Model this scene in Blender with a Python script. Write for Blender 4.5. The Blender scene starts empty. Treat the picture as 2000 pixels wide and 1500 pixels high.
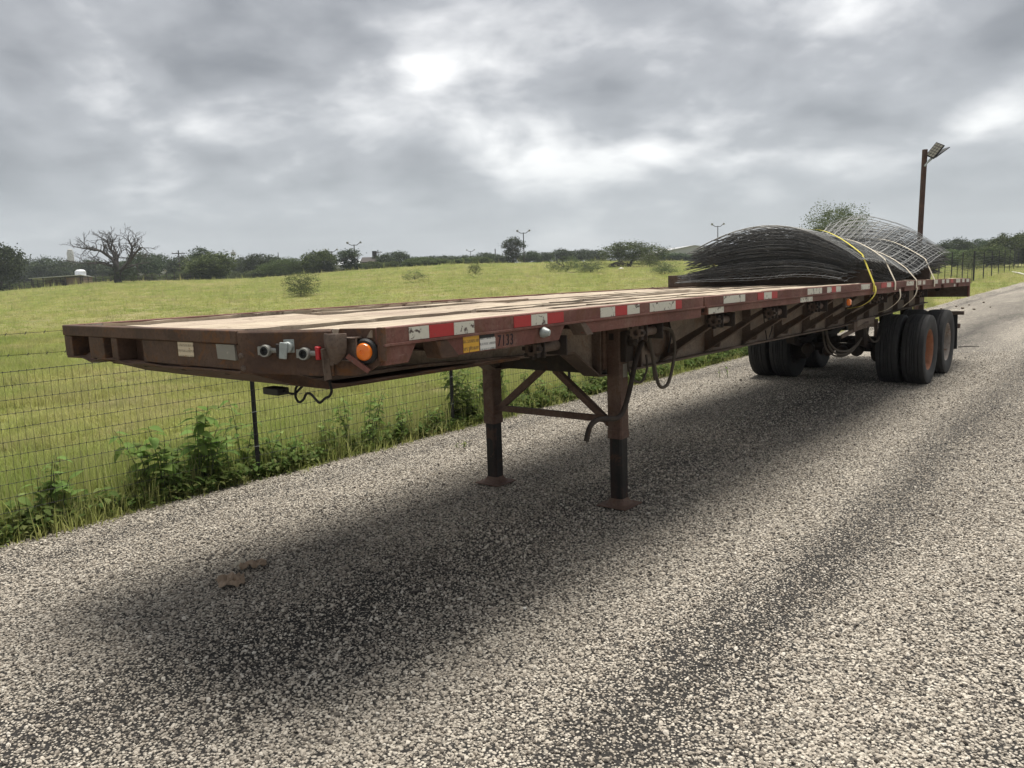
import bpy, bmesh, math, random
import numpy as np
from mathutils import Vector, Matrix, noise as mnoise
R = math.radians
rng = np.random.default_rng(7)
random.seed(7)
scene = bpy.context.scene
col = scene.collection

# ------------------------------------------------------------------ camera
CAM_H, CAM_PITCH, CAM_ROLL, FPX = 1.7865, 0.1391, 0.0344, 1528.5
cam = bpy.data.cameras.new('camera'); cam_o = bpy.data.objects.new('camera', cam); col.objects.link(cam_o)
cam.sensor_width = 36.0; cam.lens = FPX / 2000 * 36.0
cam.clip_start = 0.05; cam.clip_end = 6000
cam_o.location = (0, 0, CAM_H)
cam_o.rotation_euler = (Matrix.Rotation(R(90) - CAM_PITCH, 3, 'X') @ Matrix.Rotation(-CAM_ROLL, 3, 'Z')).to_euler()
scene.camera = cam_o

# ------------------------------------------------------------------ light
SUN_ELEV, SUN_AZ = R(71), R(22)          # azimuth measured from +Y towards +X
sun = bpy.data.lights.new('sun', 'SUN'); sun_o = bpy.data.objects.new('sun', sun); col.objects.link(sun_o)
sun.energy = 1.5; sun.angle = R(32); sun.color = (1.0, .955, .88)
sd = Vector((math.sin(SUN_AZ) * math.cos(SUN_ELEV), math.cos(SUN_AZ) * math.cos(SUN_ELEV), math.sin(SUN_ELEV)))
sun_o.rotation_euler = sd.to_track_quat('Z', 'Y').to_euler(); sun_o.location = (0, 0, 30)

scene.view_settings.view_transform = 'Standard'; scene.view_settings.look = 'None'
scene.view_settings.gamma = 1.0; scene.view_settings.exposure = 1.95
scene.view_settings.use_curve_mapping = False
scene.cycles.max_bounces = 6; scene.cycles.diffuse_bounces = 3; scene.cycles.transparent_max_bounces = 8

# ------------------------------------------------------------------ node helpers
def nd(nt, t, ins=None, **props):
    n = nt.nodes.new(t)
    for k, v in props.items(): setattr(n, k, v)
    for k, v in (ins or {}).items():
        if isinstance(v, bpy.types.NodeSocket): nt.links.new(v, n.inputs[k])
        else: n.inputs[k].default_value = v
    return n
def c4(c): return (c[0], c[1], c[2], 1.0)
def noise(nt, vec, scale, detail=5, rough=.6, dist=0.0):
    return nd(nt, 'ShaderNodeTexNoise', {'Vector': vec, 'Scale': scale, 'Detail': detail, 'Roughness': rough, 'Distortion': dist}).outputs['Fac']
def ramp(nt, fac, stops, interp='LINEAR'):
    n = nd(nt, 'ShaderNodeValToRGB', {'Fac': fac}); e = n.color_ramp; e.interpolation = interp
    while len(e.elements) < len(stops): e.elements.new(.5)
    for i, (p, c) in enumerate(stops):
        e.elements[i].position = p; e.elements[i].color = c4(c) if not isinstance(c, (int, float)) else (c, c, c, 1)
    return n.outputs['Color']
def mix(nt, fac, a, b, blend='MIX'):
    n = nt.nodes.new('ShaderNodeMix'); n.data_type = 'RGBA'; n.blend_type = blend
    for i, v in ((0, fac), (6, a), (7, b)):
        if isinstance(v, bpy.types.NodeSocket): nt.links.new(v, n.inputs[i])
        else: n.inputs[i].default_value = v if i == 0 else c4(v)
    return n.outputs[2]
def mth(nt, op, a, b=0.0, c=0.0, clamp=False):
    return nd(nt, 'ShaderNodeMath', {0: a, 1: b, 2: c}, operation=op, use_clamp=clamp).outputs[0]
def mapping(nt, vec, scale=(1, 1, 1), rot=(0, 0, 0), loc=(0, 0, 0)):
    return nd(nt, 'ShaderNodeMapping', {'Vector': vec, 'Scale': scale, 'Rotation': rot, 'Location': loc}).outputs[0]
def newmat(name):
    m = bpy.data.materials.new(name); m.use_nodes = True
    nt = m.node_tree; return m, nt, nt.nodes['Principled BSDF']
def setin(nt, b, **kw):
    for k, v in kw.items():
        k = {'col': 'Base Color', 'rough': 'Roughness', 'metal': 'Metallic', 'normal': 'Normal', 'alpha': 'Alpha', 'spec': 'Specular IOR Level'}.get(k, k)
        if isinstance(v, bpy.types.NodeSocket): nt.links.new(v, b.inputs[k])
        else: b.inputs[k].default_value = c4(v) if k == 'Base Color' else v
def bump(nt, h, strength=.3, dist=.01):
    return nd(nt, 'ShaderNodeBump', {'Height': h, 'Strength': strength, 'Distance': dist}).outputs[0]
def tcoord(nt, which='Object'): return nd(nt, 'ShaderNodeTexCoord').outputs[which]

# ------------------------------------------------------------------ world: cloudy sky
SKY_OFF = (11.7, 8.4, 0.0)
world = bpy.data.worlds.new('World'); scene.world = world; world.use_nodes = True
nt = world.node_tree; nt.nodes.clear()
sky = nd(nt, 'ShaderNodeTexSky', sky_type='NISHITA', sun_disc=False, sun_elevation=SUN_ELEV, sun_rotation=SUN_AZ, air_density=1.0, dust_density=2.0, ozone_density=1.0)
g = nd(nt, 'ShaderNodeTexCoord').outputs['Generated']
sx = nd(nt, 'ShaderNodeSeparateXYZ', {0: g})
zz = mth(nt, 'MAXIMUM', sx.outputs[2], 0.0)
den = mth(nt, 'ADD', zz, 0.34)
px_ = mth(nt, 'DIVIDE', sx.outputs[0], den); py_ = mth(nt, 'DIVIDE', sx.outputs[1], den)
pv = nd(nt, 'ShaderNodeCombineXYZ', {0: px_, 1: py_, 2: 0.0}).outputs[0]
pv = mapping(nt, pv, loc=SKY_OFF)
warp = nd(nt, 'ShaderNodeTexNoise', {'Vector': pv, 'Scale': 2.2, 'Detail': 2.0, 'Roughness': .45})
pvw = nd(nt, 'ShaderNodeVectorMath', {0: pv, 1: nd(nt, 'ShaderNodeVectorMath', {0: warp.outputs['Color'], 1: (.16, .16, .0)}, operation='MULTIPLY').outputs[0]}, operation='ADD').outputs[0]
big = noise(nt, pvw, 1.2, 2.0, .45)
mid = noise(nt, pvw, 2.7, 6.0, .48)
fine = noise(nt, mapping(nt, pvw, loc=(4, 9, 2)), 9.0, 6.0, .5)
f = mth(nt, 'ADD', mth(nt, 'MULTIPLY', big, .45), mth(nt, 'ADD', mth(nt, 'MULTIPLY', mid, .46), mth(nt, 'MULTIPLY', fine, .09)))
cl = ramp(nt, f, [(.38, (.50, .515, .535)), (.445, (.78, .80, .825)), (.515, (1.22, 1.245, 1.275)), (.56, (1.95, 1.96, 1.96)), (.605, (2.9, 2.89, 2.83)), (.68, (3.6, 3.55, 3.42))], 'LINEAR')
# towards the horizon the cloud base flattens into an even blue-grey band
hz = ramp(nt, sx.outputs[2], [(.0, 1.0), (.06, .75), (.14, .22), (.24, 0.0)])
cl = mix(nt, hz, cl, (1.36, 1.46, 1.56))
skyc = mix(nt, .96, sky.outputs[0], cl)
bg = nd(nt, 'ShaderNodeBackground', {'Color': skyc, 'Strength': 0.1})
wo = nd(nt, 'ShaderNodeOutputWorld', {'Surface': bg.outputs[0]})

# ------------------------------------------------------------------ mesh builder
class MB:
    def __init__(s): s.v = []; s.f = []; s.mi = []; s.cur = 0
    def add(s, vs, fs):
        o = len(s.v); s.v += [tuple(p) for p in vs]; s.f += [tuple(i + o for i in f) for f in fs]; s.mi += [s.cur] * len(fs); return s
    def hexa(s, b, t):
        return s.add(list(b) + list(t), [(3, 2, 1, 0), (4, 5, 6, 7), (0, 1, 5, 4), (1, 2, 6, 5), (2, 3, 7, 6), (3, 0, 4, 7)])
    def box(s, x0, x1, y0, y1, z0, z1):
        return s.hexa([(x0, y0, z0), (x1, y0, z0), (x1, y1, z0), (x0, y1, z0)], [(x0, y0, z1), (x1, y0, z1), (x1, y1, z1), (x0, y1, z1)])
    def loft(s, rings, caps=True, wrap=False):
        n = len(rings[0]); vs = [p for r in rings for p in r]; fs = []
        m = len(rings)
        for i in range(m if wrap else m - 1):
            a, b = i * n, ((i + 1) % m) * n
            fs += [(a + j, a + (j + 1) % n, b + (j + 1) % n, b + j) for j in range(n)]
        if caps and not wrap: fs += [tuple(range(n))[::-1], tuple(range((m - 1) * n, m * n))]
        return s.add(vs, fs)
    def prism(s, poly, axis, a0, a1):
        def p3(p, a): return {'x': (a, p[0], p[1]), 'y': (p[0], a, p[1]), 'z': (p[0], p[1], a)}[axis]
        return s.loft([[p3(p, a0) for p in poly], [p3(p, a1) for p in poly]])
    def tube(s, path, r, n=8, caps=True):
        P = [Vector(p) for p in path]; rs = r if hasattr(r, '__len__') else [r] * len(P)
        T = [(P[min(i + 1, len(P) - 1)] - P[max(i - 1, 0)]).normalized() for i in range(len(P))]
        u = T[0].orthogonal().normalized(); rings = []
        for i, t in enumerate(T):
            u = (u - t * u.dot(t)); u = u.normalized() if u.length > 1e-6 else t.orthogonal().normalized()
            w = t.cross(u)
            rings.append([P[i] + (u * math.cos(2 * math.pi * k / n) + w * math.sin(2 * math.pi * k / n)) * rs[i] for k in range(n)])
        return s.loft(rings, caps)
    def lathe(s, prof, o, ax, n=24, caps=True):
        ax = Vector(ax).normalized(); u = ax.orthogonal().normalized(); w = ax.cross(u); o = Vector(o)
        return s.loft([[o + ax * h + (u * math.cos(2 * math.pi * k / n) + w * math.sin(2 * math.pi * k / n)) * r for k in range(n)] for r, h in prof], caps)
    def bar(s, p0, p1, w, h, up=(0, 0, 1)):
        p0, p1, up = Vector(p0), Vector(p1), Vector(up); t = (p1 - p0).normalized()
        sd_ = t.cross(up).normalized(); u2 = sd_.cross(t)
        def ring(p): return [p + sd_ * (a * w / 2) + u2 * (b * h / 2) for a, b in ((-1, -1), (1, -1), (1, 1), (-1, 1))]
        return s.loft([ring(p0), ring(p1)])
    def mesh(s, name, mats, flip=False, smooth=35, recalc=True):
        me = bpy.data.meshes.new(name)
        vs = [(x, -y, z) for x, y, z in s.v] if flip else s.v
        me.from_pydata(vs, [], s.f)
        for m in (mats if isinstance(mats, (list, tuple)) else [mats]): me.materials.append(m)
        if any(s.mi): me.polygons.foreach_set('material_index', s.mi)
        if recalc:
            bm = bmesh.new(); bm.from_mesh(me); bmesh.ops.recalc_face_normals(bm, faces=bm.faces); bm.to_mesh(me); bm.free()
        if smooth:
            me.polygons.foreach_set('use_smooth', [True] * len(me.polygons)); me.set_sharp_from_angle(angle=R(smooth))
        me.update(); return me
    def build(s, name, mats, parent=None, flip=False, bevel=0, smooth=35, recalc=True, loc=None, rot=None):
        o = bpy.data.objects.new(name, s.mesh(name, mats, flip, smooth, recalc)); col.objects.link(o); o.parent = parent
        if loc is not None: o.location = loc
        if rot is not None: o.rotation_euler = rot
        if bevel:
            b = o.modifiers.new('bevel', 'BEVEL'); b.width = bevel; b.segments = 2; b.limit_method = 'ANGLE'; b.angle_limit = R(40)
        return o
def tag(o, label=None, cat=None, group=None, kind=None):
    for k, v in (('label', label), ('category', cat), ('group', group), ('kind', kind)):
        if v: o[k] = v
    return o
def empty(name, loc=(0, 0, 0), rz=0.0):
    o = bpy.data.objects.new(name, None); col.objects.link(o); o.location = loc; o.rotation_euler = (0, 0, rz); o.empty_display_size = .2; return o
def link(name, me, parent=None, loc=(0, 0, 0), rot=(0, 0, 0), scale=(1, 1, 1)):
    o = bpy.data.objects.new(name, me); col.objects.link(o); o.parent = parent; o.location = loc; o.rotation_euler = rot; o.scale = scale; return o
def quads_mesh(name, Q, mat, smooth=False):
    """Q: N x k x 3 array of separate polygons with k corners"""
    n, k = Q.shape[:2]; me = bpy.data.meshes.new(name)
    me.vertices.add(n * k); me.vertices.foreach_set('co', Q.reshape(-1).astype(np.float32))
    me.loops.add(n * k); me.loops.foreach_set('vertex_index', np.arange(n * k, dtype=np.int32))
    me.polygons.add(n); me.polygons.foreach_set('loop_start', np.arange(0, n * k, k, dtype=np.int32))
    me.materials.append(mat); me.update(calc_edges=True); me.validate(); return me
def arrays_mesh(name, Vt, F, mat):
    """Vt: n x 3, F: m x k index array"""
    n = len(Vt); m, k = F.shape; me = bpy.data.meshes.new(name)
    me.vertices.add(n); me.vertices.foreach_set('co', Vt.reshape(-1).astype(np.float32))
    me.loops.add(m * k); me.loops.foreach_set('vertex_index', F.reshape(-1).astype(np.int32))
    me.polygons.add(m); me.polygons.foreach_set('loop_start', np.arange(0, m * k, k, dtype=np.int32))
    me.materials.append(mat); me.update(calc_edges=True); return me
def scatter(name, pts, rots, scl, idx, protos):
    """one object whose geometry nodes place the prototype meshes on its points"""
    me = bpy.data.meshes.new(name); n = len(pts)
    me.vertices.add(n); me.vertices.foreach_set('co', np.asarray(pts, np.float32).reshape(-1))
    a = me.attributes.new('rot', 'FLOAT_VECTOR', 'POINT'); a.data.foreach_set('vector', np.asarray(rots, np.float32).reshape(-1))
    a = me.attributes.new('scl', 'FLOAT_VECTOR', 'POINT'); a.data.foreach_set('vector', np.asarray(scl, np.float32).reshape(-1))
    a = me.attributes.new('idx', 'INT', 'POINT'); a.data.foreach_set('value', np.asarray(idx, np.int32))
    o = bpy.data.objects.new(name, me); col.objects.link(o)
    coll = bpy.data.collections.new(name + '_kinds')
    for i, p in enumerate(protos):
        po = bpy.data.objects.new('%s_kind_%02d' % (name, i), p); coll.objects.link(po)
    ng = bpy.data.node_groups.new(name, 'GeometryNodeTree')
    ng.interface.new_socket('Geometry', in_out='INPUT', socket_type='NodeSocketGeometry')
    ng.interface.new_socket('Geometry', in_out='OUTPUT', socket_type='NodeSocketGeometry')
    gi = ng.nodes.new('NodeGroupInput'); go = ng.nodes.new('NodeGroupOutput')
    ci = ng.nodes.new('GeometryNodeCollectionInfo'); ci.inputs['Collection'].default_value = coll
    ci.inputs['Separate Children'].default_value = True; ci.inputs['Reset Children'].default_value = True
    ip = ng.nodes.new('GeometryNodeInstanceOnPoints'); ip.inputs['Pick Instance'].default_value = True
    def at(nm, ty):
        q = ng.nodes.new('GeometryNodeInputNamedAttribute'); q.data_type = ty; q.inputs['Name'].default_value = nm; return q.outputs['Attribute']
    L = ng.links.new
    L(gi.outputs[0], ip.inputs['Points']); L(ci.outputs[0], ip.inputs['Instance'])
    L(at('rot', 'FLOAT_VECTOR'), ip.inputs['Rotation']); L(at('scl', 'FLOAT_VECTOR'), ip.inputs['Scale']); L(at('idx', 'INT'), ip.inputs['Instance Index'])
    L(ip.outputs[0], go.inputs[0])
    md = o.modifiers.new('scatter', 'NODES'); md.node_group = ng
    return o

# ------------------------------------------------------------------ frames: road / trailer axis and terrain
TX, TY, YAW = -1.6528, 3.7928, 0.6828
RZ = math.pi / 2 - YAW
AXv = np.array([math.sin(YAW), math.cos(YAW)]); LAv = np.array([math.cos(YAW), -math.sin(YAW)])
def road_w(X, l, z=0.0):                       # along the road, to the near side -> world
    return (TX + X * AXv[0] + l * LAv[0], TY + X * AXv[1] + l * LAv[1], z)
def to_road(x, y):
    return (x - TX) * AXv[0] + (y - TY) * AXv[1], (x - TX) * LAv[0] + (y - TY) * LAv[1]
BRG = np.radians([-80, -34, -27, -18, -11, -4, 4, 10, 13, 20, 27, 34, 80])
RISE = np.array([1.4, 1.5, 2.6, 2.4, 3.2, 3.65, 3.4, 3.1, 2.8, 1.6, .8, .3, .0])
def sstep(a, b, x): t = np.clip((x - a) / (b - a), 0, 1); return t * t * (3 - 2 * t)
def hgt(x, y):
    x = np.asarray(x, float); y = np.asarray(y, float)
    r = np.hypot(x, y); th = np.arctan2(x, np.maximum(y, 1e-3))
    X, l = to_road(x, y)
    g = np.clip((r - 8) / 122, 0, 1) ** 1.6
    return np.interp(th, BRG, RISE) * g * sstep(3.2, 14, -l)
def ray(u, v):                                  # bearing of a place in view, for laying out the far field
    X, Y = (u - 1000), (v - 750); cr, sr = math.cos(CAM_ROLL), math.sin(CAM_ROLL)
    x, y = (cr * X - sr * Y) / FPX, (sr * X + cr * Y) / FPX; c, s = math.cos(CAM_PITCH), math.sin(CAM_PITCH)
    return np.array([x, c - y * s, -s - y * c])
def at_depth(u, v, D): r = ray(u, v); return np.array([0, 0, CAM_H]) + r * D / r[1]
def on_ground(u, v, far=135.0):
    r = ray(u, v); t = 3.0
    while t < far:
        P = np.array([0, 0, CAM_H]) + r * t / r[1]
        if P[2] <= hgt(P[0], P[1]): return P
        t += .25
    P = np.array([0, 0, CAM_H]) + r * far / r[1]; P[2] = float(hgt(P[0], P[1])); return P
# ------------------------------------------------------------------ materials
def metal_paint(name, paint, worn, dust, rust, k_worn=.5, k_dust=.5, k_rust=.5, rough=.72, scale=1.0):
    """old paint: faded patches, streaks of dust, rust breaking through"""
    m, nt, b = newmat(name); oc = tcoord(nt)
    n1 = noise(nt, oc, 3.1 * scale, 8, .65, .3); n2 = noise(nt, mapping(nt, oc, (1, 1, .28)), 11 * scale, 8, .7); n3 = noise(nt, mapping(nt, oc, loc=(5, 2, 8)), 7 * scale, 10, .72, .6)
    n4 = noise(nt, oc, 60 * scale, 4, .6)
    c = mix(nt, ramp(nt, n1, [(.5 - .25 * k_worn, 0.0), (.78, 1.0)]), paint, worn)
    c = mix(nt, mth(nt, 'MULTIPLY', ramp(nt, n2, [(.62 - .32 * k_dust, 0.0), (.86, 1.0)]), .9), c, dust)
    rf = ramp(nt, n3, [(.70 - .24 * k_rust, 0.0), (.76 - .2 * k_rust, 1.0)])
    c = mix(nt, mth(nt, 'MULTIPLY', rf, .85), c, rust)
    c = mix(nt, mth(nt, 'MULTIPLY', ramp(nt, n4, [(.35, 1.0), (.5, 0.0)]), .35), c, (paint[0] * .35, paint[1] * .35, paint[2] * .35))
    n5 = noise(nt, mapping(nt, oc, (1, 1, .12), loc=(1, 7, 3)), 26 * scale, 6, .7, .4); n6 = noise(nt, mapping(nt, oc, (.25, 1, 1), loc=(9, 1, 4)), 85 * scale, 3, .6)
    c = mix(nt, mth(nt, 'MULTIPLY', ramp(nt, n5, [(.57, 0.0), (.68, 1.0)]), .5), c, rust)
    c = mix(nt, mth(nt, 'MULTIPLY', ramp(nt, n6, [(.66, 0.0), (.70, 1.0)]), .55), c, dust)
    n7 = noise(nt, mapping(nt, oc, (1, 1, 1.6), loc=(2, 11, 6)), 2.4 * scale, 7, .68, .8); n8 = noise(nt, mapping(nt, oc, loc=(12, 3, 5)), 5.2 * scale, 9, .74, 1.2)
    c = mix(nt, mth(nt, 'MULTIPLY', ramp(nt, n7, [(.44, 0.0), (.60, 1.0)]), .5), c, (paint[0] * .42, paint[1] * .42, paint[2] * .42))
    c = mix(nt, mth(nt, 'MULTIPLY', ramp(nt, n8, [(.56, 0.0), (.60, 1.0)]), .30 + .5 * k_rust), c, (rust[0] * 1.25, rust[1] * 1.15, rust[2]))
    h = mth(nt, 'ADD', mth(nt, 'MULTIPLY', n3, .6), mth(nt, 'MULTIPLY', n4, .4))
    setin(nt, b, col=c, rough=ramp(nt, n2, [(.3, rough - .14), (.75, min(.98, rough + .2))]), normal=bump(nt, h, .35, .006), spec=.3)
    return m
def plain(name, c, rough=.6, metal=0.0, var=.25, scale=20, bmp=.0):
    m, nt, b = newmat(name); oc = tcoord(nt); n = noise(nt, oc, scale, 6, .65)
    cc = mix(nt, n, tuple(x * (1 - var) for x in c), tuple(min(1, x * (1 + var)) for x in c))
    setin(nt, b, col=cc, rough=rough, metal=metal)
    if bmp: setin(nt, b, normal=bump(nt, n, bmp, .004))
    return m
M = {}
M['rail'] = metal_paint('maroon_rail_paint', (.165, .058, .046), (.21, .105, .084), (.27, .20, .16), (.10, .048, .025), .6, .5, .4)
M['front'] = metal_paint('rusty_front_paint', (.075, .042, .030), (.12, .068, .046), (.16, .11, .075), (.12, .055, .022), .6, .6, .7)
M['frame'] = metal_paint('dusty_frame_paint', (.105, .073, .058), (.15, .11, .088), (.22, .175, .14), (.085, .045, .026), .6, .75, .3)
M['web'] = metal_paint('dusty_web_paint', (.20, .155, .125), (.25, .20, .165), (.31, .255, .21), (.13, .08, .055), .7, .8, .3)
M['leg'] = metal_paint('landing_leg_paint', (.11, .060, .046), (.15, .09, .068), (.20, .155, .12), (.085, .045, .026), .6, .7, .3)
M['tube'] = metal_paint('greasy_leg_tube', (.013, .012, .012), (.022, .019, .018), (.11, .06, .045), (.075, .036, .025), .4, .35, .4, rough=.5)
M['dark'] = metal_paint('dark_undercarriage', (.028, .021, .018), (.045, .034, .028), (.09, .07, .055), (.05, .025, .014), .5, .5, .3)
M['beam'] = metal_paint('brown_timber_beam', (.085, .06, .048), (.12, .088, .07), (.16, .125, .10), (.05, .033, .026), .6, .4, .2)
M['rim_rust'] = metal_paint('rusty_orange_rim', (.28, .11, .055), (.34, .15, .08), (.25, .18, .13), (.12, .04, .02), .5, .3, .4)
M['rim_grey'] = metal_paint('chalky_grey_rim', (.30, .26, .23), (.36, .32, .28), (.30, .24, .2), (.16, .07, .035), .5, .4, .55)
M['pole'] = metal_paint('rusty_pole_paint', (.085, .045, .034), (.11, .06, .045), (.12, .085, .066), (.11, .05, .025), .5, .3, .4)
M['black'] = plain('black_plastic', (.012, .012, .013), .55)
M['tpost'] = plain('black_fence_post', (.010, .011, .011), .6, 0, .3)
M['wire'] = plain('dull_fence_wire', (.045, .044, .040), .55, .4)
M['hose'] = plain('dusty_rubber_hose', (.075, .060, .047), .85, 0, .35, 14)
M['cast'] = plain('cast_zinc', (.27, .27, .25), .55, .3, .45, 30)
M['zinc'] = plain('bright_zinc', (.33, .36, .35), .5, .3, .4, 40)
M['redp'] = plain('red_plastic_flag', (.42, .012, .018), .5)
M['rubber'] = plain('black_rubber', (.010, .010, .011), .75)
M['whiteplate'] = plain('white_plate', (.62, .60, .55), .6, 0, .2, 30)
M['amber'] = None
def amber():
    m, nt, b = newmat('amber_lens'); oc = tcoord(nt)
    setin(nt, b, col=(.86, .20, .012), rough=.28); b.inputs['Subsurface Weight'].default_value = .15
    b.inputs['Subsurface Radius'].default_value = (.02, .006, .001); b.inputs['Coat Weight'].default_value = .4; return m
M['amber'] = amber()
def tyre_mat():
    m, nt, b = newmat('tyre_rubber'); oc = tcoord(nt); n = noise(nt, oc, 6, 8, .7)
    c = ramp(nt, n, [(.35, (.014, .014, .015)), (.6, (.026, .025, .025)), (.8, (.075, .066, .056))])
    setin(nt, b, col=c, rough=.8, normal=bump(nt, noise(nt, oc, 70, 4, .6), .25, .003)); return m
M['tyre'] = tyre_mat()
def sticker(name, base, ink, worn, lines=0.0, k=.5):
    m, nt, b = newmat(name); oc = tcoord(nt); n = noise(nt, oc, 55, 6, .7); n2 = noise(nt, oc, 17, 6, .7, 1.0)
    c = mix(nt, mth(nt, 'MULTIPLY', ramp(nt, n, [(.3, 0.0), (.75, 1.0)]), .4), base, tuple(x * .75 for x in base))
    if lines:
        w = nd(nt, 'ShaderNodeTexWave', {'Vector': oc, 'Scale': lines, 'Distortion': .25, 'Detail': 1.0}, bands_direction='Z').outputs['Fac']
        tx = noise(nt, mapping(nt, oc, (1, 1, .2)), 210, 2, .6)
        gm = mth(nt, 'MULTIPLY', ramp(nt, w, [(.55, 0.0), (.68, 1.0)]), ramp(nt, tx, [(.40, 0.0), (.50, 1.0)]))
        c = mix(nt, mth(nt, 'MULTIPLY', gm, .7), c, ink)
    c = mix(nt, ramp(nt, n2, [(.70 - .2 * k, 0.0), (.74 - .2 * k, 1.0)]), c, worn)
    setin(nt, b, col=c, rough=.5, normal=bump(nt, n2, .3, .003)); return m
M['tape_w'] = sticker('worn_white_reflective_tape', (.60, .58, .50), (.1, .08, .07), (.075, .05, .042), 0, .62)
M['tape_r'] = sticker('red_reflective_tape', (.40, .02, .022), (.1, .08, .07), (.16, .05, .048), 0, .35)
M['stk_y'] = sticker('yellow_warning_sticker', (.66, .36, .03), (.10, .06, .02), (.20, .11, .03), 9.0, .55)
M['stk_w'] = sticker('white_spec_sticker', (.70, .69, .66), (.10, .10, .10), (.5, .48, .45), 11.5, .1)
M['stk_old'] = sticker('peeling_paper_sticker', (.62, .52, .38), (.16, .12, .08), (.30, .15, .05), 12.0, .5)
M['stk_g'] = sticker('grey_data_plate', (.22, .205, .17), (.1, .1, .1), (.30, .27, .22), 0, .4)
M['ink'] = plain('purple_black_ink', (.022, .010, .016), .7)
M['hdr'] = plain('black_header_print', (.012, .012, .013), .6)

def deck_mat():
    m, nt, b = newmat('bleached_deck_wood'); oc = tcoord(nt)
    rnd = nd(nt, 'ShaderNodeObjectInfo').outputs['Random']
    gv = mapping(nt, oc, (.9, 15, 4)); sh = nd(nt, 'ShaderNodeCombineXYZ', {0: mth(nt, 'MULTIPLY', rnd, 40.0), 1: rnd, 2: 0.0}).outputs[0]
    gv = nd(nt, 'ShaderNodeVectorMath', {0: gv, 1: sh}, operation='ADD').outputs[0]
    g1 = noise(nt, gv, 1.6, 9, .66, .4); g2 = noise(nt, gv, 7.0, 6, .7); pt = noise(nt, oc, 2.3, 9, .7, .6); fl = noise(nt, mapping(nt, oc, (1, 2.5, 1)), 9, 8, .75, .5)
    c = ramp(nt, g1, [(.30, (.21, .165, .12)), (.45, (.41, .34, .25)), (.58, (.53, .46, .35)), (.75, (.63, .57, .46))])
    c = mix(nt, mth(nt, 'MULTIPLY', ramp(nt, g2, [(.28, 1.0), (.44, 0.0)]), .55), c, (.17, .125, .095))
    c = mix(nt, mth(nt, 'MULTIPLY', ramp(nt, pt, [(.50, 0.0), (.68, 1.0)]), .7), c, (.31, .235, .175))
    c = mix(nt, mth(nt, 'MULTIPLY', ramp(nt, noise(nt, mapping(nt, oc, (1, 1.6, 1), loc=(8, 3, 1)), 1.1, 8, .7, .5), [(.46, 0.0), (.62, 1.0)]), .55), c, (.27, .20, .165))
    c = mix(nt, ramp(nt, fl, [(.60, 0.0), (.64, 1.0)]), c, (.10, .055, .043))
    c = mix(nt, mth(nt, 'MULTIPLY', ramp(nt, noise(nt, mapping(nt, oc, (.5, 6, 1), loc=(3, 1, 0)), 2.2, 9, .72, .8), [(.56, 0.0), (.63, 1.0)]), .75), c, (.13, .085, .065))
    c = mix(nt, mth(nt, 'MULTIPLY', rnd, .35), c, (.44, .36, .28))
    setin(nt, b, col=c, rough=.82, spec=.25, normal=bump(nt, mth(nt, 'ADD', g2, mth(nt, 'MULTIPLY', fl, 1.2)), .6, .008)); return m
M['deck'] = deck_mat()
def strap_mat(name, a, d):
    m, nt, b = newmat(name); oc = tcoord(nt); n = noise(nt, oc, 9, 6, .7)
    setin(nt, b, col=mix(nt, ramp(nt, n, [(.4, 0.0), (.75, 1.0)]), a, d), rough=.75); return m
M['strap_y'] = strap_mat('yellow_webbing', (.70, .60, .06), (.48, .41, .09)); M['strap_w'] = strap_mat('dirty_white_webbing', (.66, .60, .48), (.44, .36, .26))
def panel_mat():
    m, nt, b = newmat('galvanised_mesh_wire'); oc = tcoord(nt); r = nd(nt, 'ShaderNodeObjectInfo').outputs['Random']
    n = noise(nt, oc, 3, 6, .7)
    c = ramp(nt, n, [(.3, (.10, .105, .11)), (.55, (.18, .185, .19)), (.75, (.32, .32, .30))])
    setin(nt, b, col=mix(nt, mth(nt, 'MULTIPLY', r, .35), c, (.07, .065, .06)), rough=.5, metal=.45); return m
M['panel'] = panel_mat(); M['panel_hi'] = plain('bright_mesh_wire', (.34, .34, .33), .45, .3, .35, 4); M['earth'] = plain('dry_earth', (.22, .18, .14), .95, 0, .3, 9)

def foliage(name, dark, light, tip, trans=.25):
    m, nt, b = newmat(name); gi = nd(nt, 'ShaderNodeNewGeometry'); ri = gi.outputs['Random Per Island']; ro = nd(nt, 'ShaderNodeObjectInfo').outputs['Random']
    c = ramp(nt, ri, [(.0, dark), (.6, light), (1.0, tip)])
    hs = nd(nt, 'ShaderNodeHueSaturation', {'Color': c, 'Hue': mth(nt, 'ADD', .485, mth(nt, 'MULTIPLY', ro, .03)), 'Value': mth(nt, 'ADD', .8, mth(nt, 'MULTIPLY', ro, .4)), 'Saturation': .95}).outputs[0]
    setin(nt, b, col=hs, rough=.7, spec=.12)
    if trans:
        t = nd(nt, 'ShaderNodeBsdfTranslucent', {'Color': hs}); ms = nd(nt, 'ShaderNodeMixShader', {0: trans, 1: b.outputs[0], 2: t.outputs[0]})
        nt.links.new(ms.outputs[0], nt.nodes['Material Output'].inputs[0])
    return m
M['leaf_dark'] = foliage('dark_tree_leaves', (.030, .046, .020), (.055, .080, .032), (.090, .118, .048), .22)
M['leaf_mid'] = foliage('mid_green_leaves', (.045, .068, .018), (.085, .118, .034), (.135, .17, .055))
M['leaf_pale'] = foliage('pale_mesquite_leaves', (.060, .082, .026), (.105, .135, .048), (.16, .19, .08))
M['leaf_weed'] = foliage('weed_leaves', (.11, .175, .036), (.18, .27, .06), (.34, .40, .13), .45)
M['leaf_ground'] = foliage('low_ground_weeds', (.08, .13, .026), (.14, .20, .045), (.25, .27, .09), .45)
M['stem'] = plain('weed_stem', (.075, .095, .040), .7)
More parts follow.
